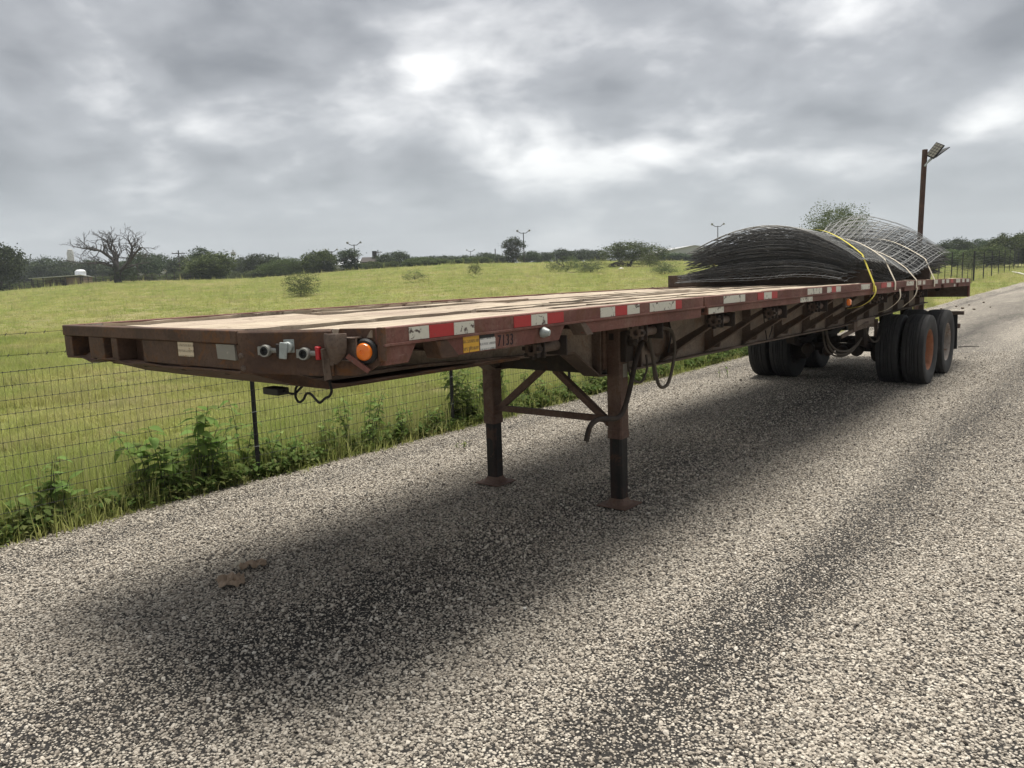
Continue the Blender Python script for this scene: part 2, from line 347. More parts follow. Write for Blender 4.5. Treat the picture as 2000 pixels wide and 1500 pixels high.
M['bark'] = plain('tree_bark', (.055, .045, .038), .9, 0, .4, 6, .4)
M['deadwood'] = plain('dead_wood', (.050, .042, .038), .9, 0, .4, 3, .3)
def grass_mat():
    m, nt, b = newmat('pasture_grass'); oi = nd(nt, 'ShaderNodeObjectInfo'); gi = nd(nt, 'ShaderNodeNewGeometry')
    a = noise(nt, oi.outputs['Location'], .22, 5, .65); a2 = noise(nt, oi.outputs['Location'], 1.1, 5, .65); a5 = noise(nt, oi.outputs['Location'], .45, 5, .7)
    c = ramp(nt, a, [(.36, (.29, .37, .09)), (.47, (.43, .475, .145)), (.56, (.52, .51, .19)), (.66, (.56, .50, .27))])
    c = mix(nt, ramp(nt, a2, [(.52, 0.0), (.72, .8)]), c, (.44, .36, .22))
    c = mix(nt, ramp(nt, a5, [(.55, 0.0), (.66, .75)]), c, (.17, .205, .06))
    c = mix(nt, ramp(nt, gi.outputs['Random Per Island'], [(.0, 0.0), (.65, .0), (1.0, .55)]), c, (.46, .40, .25))
    c = mix(nt, mth(nt, 'MULTIPLY', oi.outputs['Random'], .4), c, (.18, .22, .06))
    setin(nt, b, col=c, rough=.65, spec=.2)
    t = nd(nt, 'ShaderNodeBsdfTranslucent', {'Color': c}); ms = nd(nt, 'ShaderNodeMixShader', {0: .5, 1: b.outputs[0], 2: t.outputs[0]})
    nt.links.new(ms.outputs[0], nt.nodes['Material Output'].inputs[0]); return m
M['grass'] = grass_mat()
def field_mat():
    m, nt, b = newmat('pasture_ground'); oc = tcoord(nt)
    a = noise(nt, oc, .07, 6, .6); a2 = noise(nt, oc, .55, 8, .7); a3 = noise(nt, oc, 7, 6, .75); a4 = noise(nt, mapping(nt, oc, loc=(20, 4, 0)), .16, 6, .65)
    c = ramp(nt, a, [(.36, (.165, .195, .05)), (.5, (.24, .245, .08)), (.64, (.30, .265, .125))])
    c = mix(nt, ramp(nt, a2, [(.45, 0.0), (.72, .75)]), c, (.25, .205, .11))
    c = mix(nt, ramp(nt, a4, [(.56, 0.0), (.68, .6)]), c, (.10, .135, .032))
    c = mix(nt, mth(nt, 'MULTIPLY', ramp(nt, a3, [(.30, 1.0), (.55, 0.0)]), .55), c, (.075, .075, .028))
    setin(nt, b, col=c, rough=.9, spec=.1, normal=bump(nt, mth(nt, 'ADD', a3, mth(nt, 'MULTIPLY', a2, 1.5)), .9, .09)); return m
M['field'] = field_mat()
# stripes of the road that traffic has pressed bare, the first also painting in shade under the trailer (offset from the trailer axis, half width, strength)
TRACKS_SHADE = [(.35, .62, .5), (2.25, .26, .75), (3.7, .35, .5), (-2.08, .14, .45)]
def road_mat():
    m, nt, b = newmat('chip_seal_road'); oc = tcoord(nt)
    v = nd(nt, 'ShaderNodeTexVoronoi', {'Vector': oc, 'Scale': 78.0, 'Randomness': 1.0}); vd = v.outputs['Distance']
    cs = nd(nt, 'ShaderNodeSeparateColor', {0: v.outputs['Color']}).outputs[0]
    n = noise(nt, mapping(nt, oc, (.10, .6, 1)), 1.6, 6, .65); n2 = noise(nt, oc, .8, 6, .6)
    yy = nd(nt, 'ShaderNodeSeparateXYZ', {0: oc}).outputs[1]; yy = mth(nt, 'ADD', yy, mth(nt, 'MULTIPLY', mth(nt, 'SUBTRACT', n2, .5), .5))
    bare = None
    for lo, hw, st in TRACKS_SHADE:
        t = mth(nt, 'MULTIPLY', mth(nt, 'MAXIMUM', mth(nt, 'SUBTRACT', 1.0, mth(nt, 'DIVIDE', mth(nt, 'ABSOLUTE', mth(nt, 'ADD', yy, lo)), hw * 1.6)), 0.0), st)
        bare = t if bare is None else mth(nt, 'MAXIMUM', bare, t)
    k = mth(nt, 'ADD', mth(nt, 'MULTIPLY', bare, .30), mth(nt, 'MULTIPLY', mth(nt, 'SUBTRACT', n, .5), .55))
    stone = ramp(nt, cs, [(.0, (.18, .16, .135)), (.35, (.35, .315, .26)), (.7, (.49, .44, .37)), (1.0, (.64, .59, .50))])
    pick = mth(nt, 'ADD', vd, k)
    c = mix(nt, ramp(nt, pick, [(.50, 0.0), (.66, 1.0)]), stone, (.030, .028, .026))
    c = mix(nt, mth(nt, 'MULTIPLY', ramp(nt, nd(nt, 'ShaderNodeSeparateColor', {0: v.outputs['Color']}).outputs[1], [(.0, 1.0), (.22, 0.0)]), .9), c, (.04, .038, .036))
    setin(nt, b, col=c, rough=.9, spec=.2, normal=bump(nt, mth(nt, 'SUBTRACT', 1.0, vd), 1.0, .010)); return m
M['road'] = road_mat()
def stone_mat():
    m, nt, b = newmat('loose_chippings'); r = nd(nt, 'ShaderNodeObjectInfo').outputs['Random']; oc = tcoord(nt)
    c = ramp(nt, r, [(.0, (.045, .042, .040)), (.14, (.11, .098, .085)), (.28, (.32, .28, .23)), (.6, (.50, .445, .37)), (.88, (.64, .58, .49)), (1.0, (.76, .71, .62))])
    c = mix(nt, mth(nt, 'MULTIPLY', noise(nt, oc, 1.3, 3, .6), .4), c, (.17, .145, .12))
    lo_ = nd(nt, 'ShaderNodeObjectInfo').outputs['Location']; pn = noise(nt, lo_, .55, 5, .65); c = mix(nt, ramp(nt, pn, [(.42, 0.0), (.66, .42)]), c, (.20, .175, .145))
    setin(nt, b, col=c, rough=.85, spec=.25); return m
M['stone'] = stone_mat()
def paper_mat():
    return plain('crumpled_brown_paper', (.27, .20, .14), .85, 0, .3, 25)
M['paper'] = paper_mat(); M['paper_w'] = plain('pale_paper', (.48, .43, .35), .8, 0, .12, 20)

# ------------------------------------------------------------------ ground
def grid(name, xs, ys, hf, mat):
    Xg, Yg = np.meshgrid(xs, ys, indexing='ij'); Z = hf(Xg, Yg)
    Vt = np.stack([Xg, Yg, Z], -1).reshape(-1, 3); nx, ny = Xg.shape
    i = np.arange(nx - 1)[:, None] * ny + np.arange(ny - 1)[None, :]
    F = np.stack([i, i + ny, i + ny + 1, i + 1], -1).reshape(-1, 4)
    me = arrays_mesh(name, Vt, F, mat); me.polygons.foreach_set('use_smooth', np.ones(len(F), bool))
    o = bpy.data.objects.new(name, me); col.objects.link(o); return o
def axis_pts(a): return np.unique(np.concatenate([-np.geomspace(.5, a, 90), np.geomspace(.5, a, 90), np.linspace(-20, 40, 121)]))
def field_h(x, y):
    X, l = to_road(x, y)
    lump = np.array([mnoise.fractal(Vector((a * .9, b * .9, 0)), .9, 2.1, 4) for a, b in zip(x.ravel(), y.ravel())]).reshape(x.shape)
    edge = sstep(2.5, 3.1, -l)
    return hgt(x, y) - .012 + edge * (.02 + .045 * lump) - .10 * sstep(-2.4, -2.0, l) * (1 - sstep(14, 16, l))
fld = grid('field', axis_pts(640), axis_pts(640) + 30, field_h, M['field']); tag(fld, kind='structure')
def road_z(X, l):
    crown = .0
    rid = .018 * np.exp(-((l + 2.35) / .22) ** 2)          # loose windrow along the fence-side edge
    return crown + rid
xs = np.unique(np.concatenate([np.linspace(-30, 30, 241), np.geomspace(30, 260, 60)])); ls = np.unique(np.concatenate([np.linspace(-2.62, 4, 56), np.geomspace(4, 14, 14)]))
def road_grid():
    Xg, Lg = np.meshgrid(xs, ls, indexing='ij')
    wob = np.array([mnoise.fractal(Vector((a * 1.4, 3.3, 0)), .8, 2.2, 4) for a in xs])
    far = np.interp(xs, [0, 20, 45, 120, 260], [0, 0, -.5, -1.6, -6.0])
    Y = Lg + ((wob * .07 + far)[:, None]) * np.clip((1 - (Lg + 2.62) / 2), 0, 1)
    Z = road_z(Xg, Lg); Z[:, 0] = -.06
    Vt = np.stack([Xg, -Y, Z], -1).reshape(-1, 3); nx, ny = Xg.shape
    i = np.arange(nx - 1)[:, None] * ny + np.arange(ny - 1)[None, :]
    F = np.stack([i, i + 1, i + ny + 1, i + ny], -1).reshape(-1, 4)
    me = arrays_mesh('road', Vt, F, M['road']); me.polygons.foreach_set('use_smooth', np.ones(len(F), bool)); return me, wob
road_me, wob = road_grid()
road = link('road', road_me, None, (TX, TY, 0), (0, 0, RZ)); tag(road, kind='structure')
def edge_l(X): return -2.62 + np.interp(X, xs, wob) * .07 + np.interp(X, [0, 20, 45, 120, 260], [0, 0, -.5, -1.6, -6.0])

# loose chippings lying on the binder, real stones near the viewer
def stone_mesh(seed):
    bm = bmesh.new(); bmesh.ops.create_icosphere(bm, subdivisions=1, radius=.5); rs = random.Random(seed)
    for v in bm.verts: v.co = Vector((v.co.x * 1.15, v.co.y * .95, v.co.z * .72)) * rs.uniform(.72, 1.18)
    bmesh.ops.dissolve_limit(bm, angle_limit=R(16), verts=bm.verts, edges=bm.edges)
    me = bpy.data.meshes.new('chipping'); bm.to_mesh(me); bm.free(); me.materials.append(M['stone']); return me
def in_view(x, y, z=0.0, pad=60):
    dx, dy, dz = x, y, z - CAM_H; c, s = math.cos(CAM_PITCH), math.sin(CAM_PITCH)
    d = dy * c - dz * s; u = dy * s + dz * c; d = np.maximum(d, .05); X = FPX * dx / d; Y = -FPX * u / d
    cr, sr = math.cos(CAM_ROLL), math.sin(CAM_ROLL); U = 1000 + cr * X + sr * Y; V_ = 750 - sr * X + cr * Y
    return (dy > .3) & (U > -pad) & (U < 2000 + pad) & (V_ > -pad) & (V_ < 1500 + pad), d
def bareness(X, l):
    nz = np.array([mnoise.fractal(Vector((a * .16, b * .96, 0)), .8, 2.2, 4) for a, b in zip(X, l)])
    l2 = l + .25 * np.array([mnoise.noise(Vector((a * .8, b * .8, 4))) for a, b in zip(X, l)])
    t = np.zeros_like(X)
    for lo, hw, st in TRACKS_SHADE: t = np.maximum(t, st * np.clip(1 - np.abs(l2 - lo) / (hw * 1.6), 0, 1))
    return t - .55 * nz
N0 = 760000
xr = rng.uniform(-9, 12, N0); yr = 1.6 + 13.4 * rng.random(N0) ** 1.25
ok, dep = in_view(xr, yr); xr, yr, dep = xr[ok], yr[ok], dep[ok]
Xr, lr = to_road(xr, yr); ok = (lr > edge_l(Xr) - .05) & (lr < 9); xr, yr, Xr, lr, dep = xr[ok], yr[ok], Xr[ok], lr[ok], dep[ok]
bn = bareness(Xr, lr); keep = rng.random(len(xr)) < np.clip(1.0 - .62 * np.clip(bn, -.1, 1.2), .28, 1) * np.interp(dep, [0, 9, 15], [1, .8, .25])
xr, yr, Xr, lr = xr[keep], yr[keep], Xr[keep], lr[keep]; n = len(xr)
ss = rng.lognormal(math.log(.0115), .33, n).clip(.006, .03)
zs = road_z(Xr, lr) + ss * .18
gr = scatter('road_gravel', np.stack([xr, yr, zs], -1), rng.uniform(0, 6.28, (n, 3)) * np.array([.12, .12, 1]), np.repeat(ss[:, None], 3, 1), rng.integers(0, 6, n), [stone_mesh(i) for i in range(6)])
tag(gr, 'pale loose stone chippings spread over the road', 'gravel', kind='stuff')

# pasture grass
def clump_mesh(seed, n, hmin, hmax, spread, wd, lean=.5, seedhead=0.0):
    r = np.random.default_rng(seed); Q = []
    for i in range(n):
        a = r.uniform(0, 6.28); b0 = np.array([r.normal(0, spread), r.normal(0, spread), -.01]); h = r.uniform(hmin, hmax); ln = abs(r.normal(0, lean)) * h
        d = np.array([math.cos(a), math.sin(a), 0]); sd_ = np.array([-d[1], d[0], 0]) * wd * r.uniform(.7, 1.3)
        m_ = b0 + d * ln * .35 + np.array([0, 0, h * .6]); t = b0 + d * ln + np.array([0, 0, h * (1 - .25 * min(1, ln / h))])
        Q.append([b0 - sd_, b0 + sd_, m_ + sd_ * .8, m_ - sd_ * .8]); Q.append([m_ - sd_ * .8, m_ + sd_ * .8, t + sd_ * .15, t - sd_ * .15])
    Vt = np.array(Q); me = quads_mesh('tuft', Vt, M['grass']); bm = bmesh.new(); bm.from_mesh(me); bmesh.ops.remove_doubles(bm, verts=bm.verts, dist=1e-5); bm.to_mesh(me); bm.free(); return me
tufts = [clump_mesh(i, 34, .022, .065, .06, .0034, .9) for i in range(3)] + [clump_mesh(9, 24, .05, .13, .05, .003, .6), clump_mesh(10, 12, .12, .34, .03, .0020, .35)]
def grass_pts(N, r0, r1, pw, seed):
    r = np.random.default_rng(seed); th = r.uniform(R(-38), R(36), N); rr = r0 + (r1 - r0) * r.random(N) ** pw
    return rr * np.sin(th), rr * np.cos(th)
gx, gy = [], []
for N, a, b_, pw in ((70000, 5.5, 16, .9), (60000, 14, 36, .8), (60000, 32, 138, .75)):
    x, y = grass_pts(N, a, b_, pw, N); gx.append(x); gy.append(y)
gx, gy = np.concatenate(gx), np.concatenate(gy); X_, l_ = to_road(gx, gy)
gz = field_h(gx, gy)
ok, dep = in_view(gx, gy, gz, 80); ok &= (l_ < edge_l(X_) + np.where(rng.random(len(gx)) < .25, .14, .02)); ok &= np.array([mnoise.fractal(Vector((a * .5, b_ * .5, 3)), .9, 2.1, 4) for a, b_ in zip(gx, gy)]) > rng.uniform(-.55, -.15, len(gx)); gx, gy, gz, dep, X_, l_ = gx[ok], gy[ok], gz[ok], dep[ok], X_[ok], l_[ok]; n = len(gx)
gid = rng.choice(5, n, p=[.31, .29, .29, .095, .015]); far = dep > 30
cln = np.array([mnoise.fractal(Vector((a * .33, b_ * .33, 7)), .9, 2.1, 4) for a, b_ in zip(gx, gy)]); tall_ = (cln > .12) & (rng.random(n) < .6); gid[tall_] = 3
gid[far] = rng.choice([0, 1, 3, 4], far.sum(), p=[.4, .36, .2, .04])
nearfence = (np.abs(l_ + 2.95) < .4); gid[nearfence] = rng.choice([0, 3, 4], nearfence.sum(), p=[.42, .40, .18])
gs = rng.uniform(.75, 1.35, n) * np.interp(dep, [0, 18, 40, 90, 135], [1, 1.2, 2.0, 3.2, 4.2]); sz = gs / np.interp(dep, [0, 18, 40, 90, 135], [1, 1.1, 1.5, 1.7, 2.2])
sz = sz * np.where(tall_, rng.uniform(1.0, 2.0, n), 1.0)
go = scatter('pasture_grass', np.stack([gx, gy, gz], -1), np.stack([rng.normal(0, .1, n), rng.normal(0, .1, n), rng.uniform(0, 6.28, n)], -1), np.stack([gs, gs, sz], -1), gid, tufts)
tag(go, 'short yellow-green pasture grass of the field behind the fence', 'grass', kind='stuff')
# ------------------------------------------------------------------ flatbed trailer (local: x back along the deck, y to the near side, z up)
TL = 14.11
def zd(X): return 1.5803 + .002 * X - .00086 * X * X
trailer = empty('flatbed_trailer', (TX, TY, 0), RZ)
tag(trailer, 'long rusty maroon flatbed semi trailer with wooden deck parked on the gravel road', 'trailer')
def part(mb, name, mat, parent=None, bevel=0, **kw): return mb.build(name, mat, parent or trailer, flip=True, bevel=bevel, **kw)
def along(mb, l0, l1, d0, d1, X0, X1, t0=0.0, t1=0.0, step=.5):
    """bar following the deck camber; d0,d1 = heights relative to deck top (bottom, top); t0,t1 = how far the bottom corners are cut back at each end"""
    n = max(1, int(round((X1 - X0) / step))); rings = []
    for i in range(n + 1):
        X = X0 + (X1 - X0) * i / n; xb = X + (t0 if i == 0 else -t1 if i == n else 0)
        rings.append([(xb, l0, zd(X) + d0), (xb, l1, zd(X) + d0), (X, l1, zd(X) + d1), (X, l0, zd(X) + d1)])
    return mb.loft(rings)
H = 1.22
XC = .28
# --- deck planks, each with ragged edges
rows = 8; pw = (2 * H - .10) / rows
rp = random.Random(5)
def front_x(l): return .03 if l < .6 else .03 + (l - .6) / .62 * XC
for r_ in range(rows):
    l0 = -H + .05 + r_ * pw; X = front_x(l0 + pw / 2) + .03 + rp.uniform(0, .01); first = True
    while X < TL - .3:
        Ln = rp.uniform(1.6, 3.9) if not first else rp.uniform(1.0, 3.2); X1 = min(X + Ln, TL - .06)
        if TL - X1 < .7: X1 = TL - .06
        first = False; n = max(4, int((X1 - X) / .11)); dz = rp.uniform(-.010, .004); tilt = rp.uniform(-.007, .007)
        bite0 = bite1 = 0.0; rings = []
        for i in range(n + 1):
            x = X + .003 + (X1 - X - .006) * i / n
            bite0 = max(0, bite0 * .6 + (rp.uniform(.01, .07) if rp.random() < .085 else 0)); bite1 = max(0, bite1 * .6 + (rp.uniform(.01, .07) if rp.random() < .085 else 0))
            a = l0 + .004 + rp.uniform(0, .003) + bite0; b_ = l0 + pw - .004 - rp.uniform(0, .003) - bite1
            jit = rp.uniform(-.002, .002) + (rp.uniform(.0, .006) if i in (0, n) else 0)
            ex = rp.uniform(0, .02) if i in (0, n) else 0
            zt = zd(x) + dz + jit
            rings.append([(x, a, zt - .030 - tilt), (x, b_, zt - .030 + tilt), (x + (ex if i == 0 else -ex), b_, zt + tilt), (x, a, zt - tilt)])
        part(MB().loft(rings), 'deck_plank', M['deck'], smooth=30)
        X = X1
# --- side rails
for sgn, nm in ((1, 'near'), (-1, 'far')):
    q = lambda a, b_: (a * sgn, b_ * sgn) if sgn > 0 else (b_ * sgn, a * sgn)
    for X0, X1 in (((XC, 3.31), (3.335, TL)) if sgn > 0 else ((.02, TL),)):
        o = MB(); along(o, *q(H - .05, H), -.068, .004, X0, X1); rail = part(o, 'side_rail', M['rail'], bevel=.004)
        lip = MB(); along(lip, *q(H, H + .012), -.074, -.064, X0, X1); part(lip, 'rail_lip', M['rail'], rail)
    segs = [(.29, .475, .0, .05), (.62, 1.60, .04, .06), (1.74, 3.285, .05, .01), (3.385, 9.1, .0, .0), (9.28, 10.15, .0, .0), (10.33, 11.6, 0, 0), (11.8, 12.85, 0, 0), (13.02, 14.05, 0, 0)] if sgn > 0 else [(.1, TL, 0, 0)]
    for k, (X0, X1, t0, t1) in enumerate(segs):
        o = MB(); dep = .155 if X1 < 1.7 else .14 if X1 < 3.3 else .128
        along(o, *q(H - .03, H - .004), -dep, -.075, X0, X1, t0, t1); along(o, *q(H - .09, H - .03), -dep, -dep + .012, X0 + t0, X1 - t1)
        part(o, 'rail_channel', M['rail'], bevel=.003)
# stake bracket between the front channels
o = MB(); o.hexa([(.62, H - .09, zd(.6) - .16), (.74, H - .09, zd(.6) - .16), (.74, H + .006, zd(.6) - .16), (.62, H + .006, zd(.6) - .16)], [(.585, H - .09, zd(.6) - .076), (.66, H - .09, zd(.6) - .076), (.66, H + .006, zd(.6) - .076), (.585, H + .006, zd(.6) - .076)]); part(o, 'stake_bracket', M['front'], bevel=.004)
o = MB(); o.hexa([(1.80, H - .09, zd(1.8) - .15), (1.87, H - .09, zd(1.8) - .15), (1.87, H + .006, zd(1.8) - .15), (1.80, H + .006, zd(1.8) - .15)], [(1.735, H - .09, zd(1.8) - .076), (1.79, H - .09, zd(1.8) - .076), (1.79, H + .006, zd(1.8) - .076), (1.735, H + .006, zd(1.8) - .076)]); part(o, 'stake_bracket', M['frame'], bevel=.004)
# --- reflective tape
def tape(X0, X1, d0, d1, c):
    o = MB(); along(o, H + .0, H + .0025, d0, d1, X0, X1, step=.3); part(o, 'reflective_tape', M['tape_' + c])
for X0, X1, c in [(.43, .55, 'w'), (.552, .71, 'r'), (.712, .85, 'w'), (1.15, 1.29, 'r'), (1.292, 1.43, 'w'), (1.432, 1.58, 'r'), (1.95, 2.11, 'w'), (2.112, 2.25, 'r'), (2.252, 2.40, 'w'), (2.53, 2.88, 'w'), (2.882, 2.97, 'r'),
                  (3.65, 4.05, 'w'), (4.31, 4.44, 'r'), (4.442, 4.61, 'w'), (4.612, 4.74, 'r'), (5.51, 5.92, 'w'), (6.08, 6.22, 'w'), (6.222, 6.36, 'r'), (6.362, 6.52, 'w'), (7.26, 7.6, 'w'), (8.1, 8.35, 'r'), (8.352, 8.55, 'w'), (8.552, 8.8, 'r'), (9.35, 9.75, 'w'), (10.0, 10.2, 'w'), (10.3, 10.45, 'w'), (11.05, 11.3, 'w'), (11.62, 11.8, 'w'), (11.95, 12.15, 'w'), (12.3, 12.5, 'r'), (12.75, 13.1, 'w'), (13.3, 13.5, 'w'), (13.7, 13.95, 'w')]:
    tape(X0, X1, -.060, -.004, c)
for X0, X1 in ((3.40, 3.66), (5.33, 5.66), (12.6, 12.72)):
    o = MB(); along(o, H - .004, H - .0015, -.124, -.080, X0, X1, step=.3); part(o, 'reflective_tape', M['tape_w'])
# stickers and the number on the first channel
def patch(X0, X1, z0, z1, l, mat, name, parent=None): return part(MB().box(X0, X1, l, l + .0022, z0, z1), name, mat, parent)
patch(.775, .885, 1.432, 1.508, H - .004, M['stk_y'], 'warning_sticker')
ws = patch(.893, 1.005, 1.432, 1.489, H - .004, M['stk_w'], 'spec_sticker'); patch(.893, 1.0, 1.4895, 1.504, H - .004, M['hdr'], 'sticker_header', ws)
tc = bpy.data.curves.new('painted_number', 'FONT'); tc.body = '7133'; tc.size = .078; tc.extrude = .001; tc.space_character = 1.15; tc.shear = .05
to = bpy.data.objects.new('painted_number_curve', tc); col.objects.link(to); dg = bpy.context.evaluated_depsgraph_get()
tm = bpy.data.meshes.new_from_object(to.evaluated_get(dg)); bpy.data.objects.remove(to)
tm.materials.append(M['ink']); num = bpy.data.objects.new('painted_number', tm); col.objects.link(num); num.parent = trailer
num.location = (1.022, -(H - .0025), 1.440); num.rotation_euler = (R(90), 0, 0); num.scale = (.72, 1, 1)
num['label'] = 'number 7133 hand painted in dark ink'
# small silver side marker (broken lamp housing)
o = MB(); o.lathe([(.028, 0), (.030, .012), (.016, .045), (.004, .05)], (1.385, H - .004, 1.482), (.25, 1, -.1), 14); part(o, 'broken_marker_lamp', M['zinc'])
# --- front header: flat face, then a pushed-back near corner
A0, A1 = (.0, .60), (XC, H)
def ch(t, off=0.0):                     # point on the pushed-back corner plane
    e = (A1[0] - A0[0], A1[1] - A0[1]); L_ = math.hypot(*e); nrm = (-e[1] / L_, e[0] / L_)
    return (A0[0] + e[0] * t + nrm[0] * off, A0[1] + e[1] * t + nrm[1] * off)
zf = zd(0)
o = MB(); o.box(-.004, .05, -H, .585, zf - .056, zf + .004); part(o, 'front_lip', M['front'], bevel=.006)
o = MB(); o.box(.105, .118, -H + .02, .60, zf - .19, zf - .03); part(o, 'front_web', M['front'])
o = MB(); o.loft([[(.0, -H + .02, zf - .185), (.104, -H + .02, zf - .185), (.104, -H + .02, zf - .175), (.0, -H + .02, zf - .175)]] + [[(.0, l, zf - .185 - d), (.104, l, zf - .19 - d), (.104, l, zf - .18 - d), (.0, l, zf - .175 - d)] for l, d in ((-1.0, -.004), (-.89, .016), (-.78, -.006), (-.6, -.008), (-.46, .012), (-.3, -.002), (-.1, .006), (.3, .0), (.59, .0))]); part(o, 'bent_bottom_flange', M['front'], bevel=.002)
for l0, l1 in ((-H, -H + .10), (-.90, -.72), (-.63, -.56)):
    o = MB(); o.hexa([(.004, l0, zf - .176), (.104, l0, zf - .176), (.104, l1, zf - .176), (.004, l1, zf - .176)], [(.002, l0, zf - .057), (.104, l0, zf - .057), (.104, l1, zf - .057), (.002, l1, zf - .057)]); part(o, 'face_stiffener', M['front'], bevel=.004)

# plates on the corner
def corner_plate(t0, t1, zb0, zb1, zt, off=.0, th=.014, bulge=0.0):
    o = MB(); rings = []; n = 8
    for i in range(n + 1):
        t = t0 + (t1 - t0) * i / n; f = i / n; of = off + bulge * math.sin(math.pi * f); zb = zb0 + (zb1 - zb0) * f
        a, b_ = ch(t, of), ch(t, of - th); rings.append([(a[0], a[1], zb), (b_[0], b_[1], zb), (b_[0], b_[1], zt - .01), (b_[0], b_[1], zt), (a[0], a[1], zt - .012)])
    return o.loft(rings)
cp = part(corner_plate(.0, .66, 1.400, 1.385, zf + .006, .006, bulge=.01), 'connector_plate', M['front'], bevel=.003)
lp_ = MB(); pts = [(.62, 1.384), (.80, 1.384), (.90, 1.405), (.985, 1.442), (1.0, 1.47), (1.0, zf + .004), (.70, zf + .004), (.66, 1.50)]
lp_.loft([[(*ch(t, -.018), z) for t, z in pts], [(*ch(t, -.03), z) for t, z in pts]]); lamp_plate = part(lp_, 'lamp_plate', M['front'], bevel=.003)
# torn flap folded outwards beside the lamp
fl = MB(); rings = []
for z, tw, of in ((zf - .012, .155, .045), (zf - .04, .16, .055), (zf - .07, .155, .05), (zf - .10, .14, .035), (zf - .13, .10, .012), (zf - .145, .06, .0)):
    t0 = .625; c_ = [(t0, of * .4), (t0 + tw * .3, of), (t0 + tw * .7, of * 1.1), (t0 + tw, of * .5)]
    rings.append([(*ch(t, o_ + .006), z) for t, o_ in c_] + [(*ch(t, o_), z) for t, o_ in c_[::-1]])
fl.loft(rings); part(fl, 'torn_metal_flap', M['frame'], bevel=.002)
fb = MB(); fb.bar((*ch(.63, .035), zf - .075), (*ch(.632, .02), 1.372), .012, .03, (1, 0, 0)); part(fb, 'bent_strip', M['frame'])
fb = MB(); fb.bar((*ch(.78, .03), 1.475), (*ch(.90, .0), 1.405), .035, .02, (0, 0, 1)); part(fb, 'bent_strip', M['rail'])
part(MB().box(XC - .006, XC + .016, H - .03, H + .006, 1.446, zf + .007), 'corner_edge', M['front'], bevel=.003)
# marker lamp
lc = ch(.875, -.017); ln_ = Vector((ch(.9, 1)[0] - ch(.9, 0)[0], ch(.9, 1)[1] - ch(.9, 0)[1], 0)).normalized()
o = MB(); o.lathe([(.055, 0), (.056, .012), (.048, .022), (.037, .022)], (lc[0], lc[1], 1.487), ln_, 28); lamp = part(o, 'marker_lamp', M['black'])
o = MB(); o.lathe([(.0375, .012), (.0375, .026), (.033, .034), (.020, .039), (.011, .0395), (.010, .036), (.0, .036)], (lc[0], lc[1], 1.487), ln_, 28); part(o, 'amber_lens', M['amber'], lamp)
# air couplings, socket
def coupling(t, z, right, flag):
    c_ = ch(t, .012); n_ = Vector((ln_.x, ln_.y, 0)); s_ = Vector((ch(1)[0] - ch(0)[0], ch(1)[1] - ch(0)[1], 0)).normalized()
    P = Vector((c_[0], c_[1], z)); o = MB()
    o.tube([P - s_ * .01, P + s_ * .025 + n_ * .006, P + s_ * .055 + n_ * .004], [.013, .012, .010], 12)
    o.bar(P - s_ * .040 + n_ * .010, P - s_ * .014 + n_ * .016, .010, .036, (0, 0, 1)); o.lathe([(.024, .0), (.027, .018), (.025, .034), (.019, .034), (.019, .022)], P, n_, 22)
    g_ = part(o, 'air_coupling', M['cast'])
    o = MB(); o.lathe([(.0185, .02), (.0188, .033), (.012, .035), (.009, .026), (.0, .026)], P, n_, 20); part(o, 'rubber_seal', M['rubber'], g_)
    o = MB(); o.hexa([tuple(P + s_ * .056 + Vector((0, 0, -.026)) + n_ * a) for a in (0, .03)] + [tuple(P + s_ * .075 + Vector((0, 0, -.026)) + n_ * a) for a in (.03, 0)], [tuple(P + s_ * .054 + Vector((0, 0, .032)) + n_ * a) for a in (0, .03)] + [tuple(P + s_ * .073 + Vector((0, 0, .027)) + n_ * a) for a in (.03, 0)]); part(o, 'coupling_tag', flag, g_, bevel=.004)
    return g_
coupling(.22, 1.498, True, M['dark']); coupling(.49, 1.484, True, M['redp'])
c_ = ch(.375, .01); s_ = Vector((ch(1)[0] - ch(0)[0], ch(1)[1] - ch(0)[1], 0)).normalized(); P = Vector((c_[0], c_[1], 1.50))
o = MB(); o.bar(P + Vector((0, 0, -.012)), P + Vector((0, 0, .045)), .05, .018, ln_); o.lathe([(.024, 0), (.024, .026), (.020, .03)], P + Vector((0, 0, .012)), ln_, 18); sk = part(o, 'cable_socket', M['zinc'], bevel=.004)
o = MB(); o.bar(P + ln_ * .036 + s_ * -.016 + Vector((0, 0, -.036)), P + ln_ * .032 + s_ * -.010 + Vector((0, 0, .034)), .036, .010, ln_); part(o, 'socket_cover', M['zinc'], sk, bevel=.004)
for t, z in ((.655, 1.535), (.655, 1.44), (.02, 1.475), (.03, 1.42)):
    c_ = ch(t, .004); part(MB().lathe([(.013, 0), (.014, .006), (.008, .012)], (c_[0], c_[1], z), ln_, 6), 'bolt', M['frame'])
# paper sticker and plate on the recessed web
part(MB().box(.012, .05, -.30, .585, zf - .172, zf - .0575), 'repair_plate', M['front'], bevel=.004)
part(MB().box(.0085, .0118, .06, .20, zf - .128, zf - .06), 'paper_sticker', M['stk_old']); part(MB().hexa([(-.002, .425, zf - .125), (.0118, .425, zf - .125), (.0118, .57, zf - .128), (-.002, .57, zf - .128)], [(.006, .405, zf - .06), (.0118, .405, zf - .06), (.0118, .555, zf - .06), (.006, .555, zf - .06)]), 'data_plate', M['stk_g'])
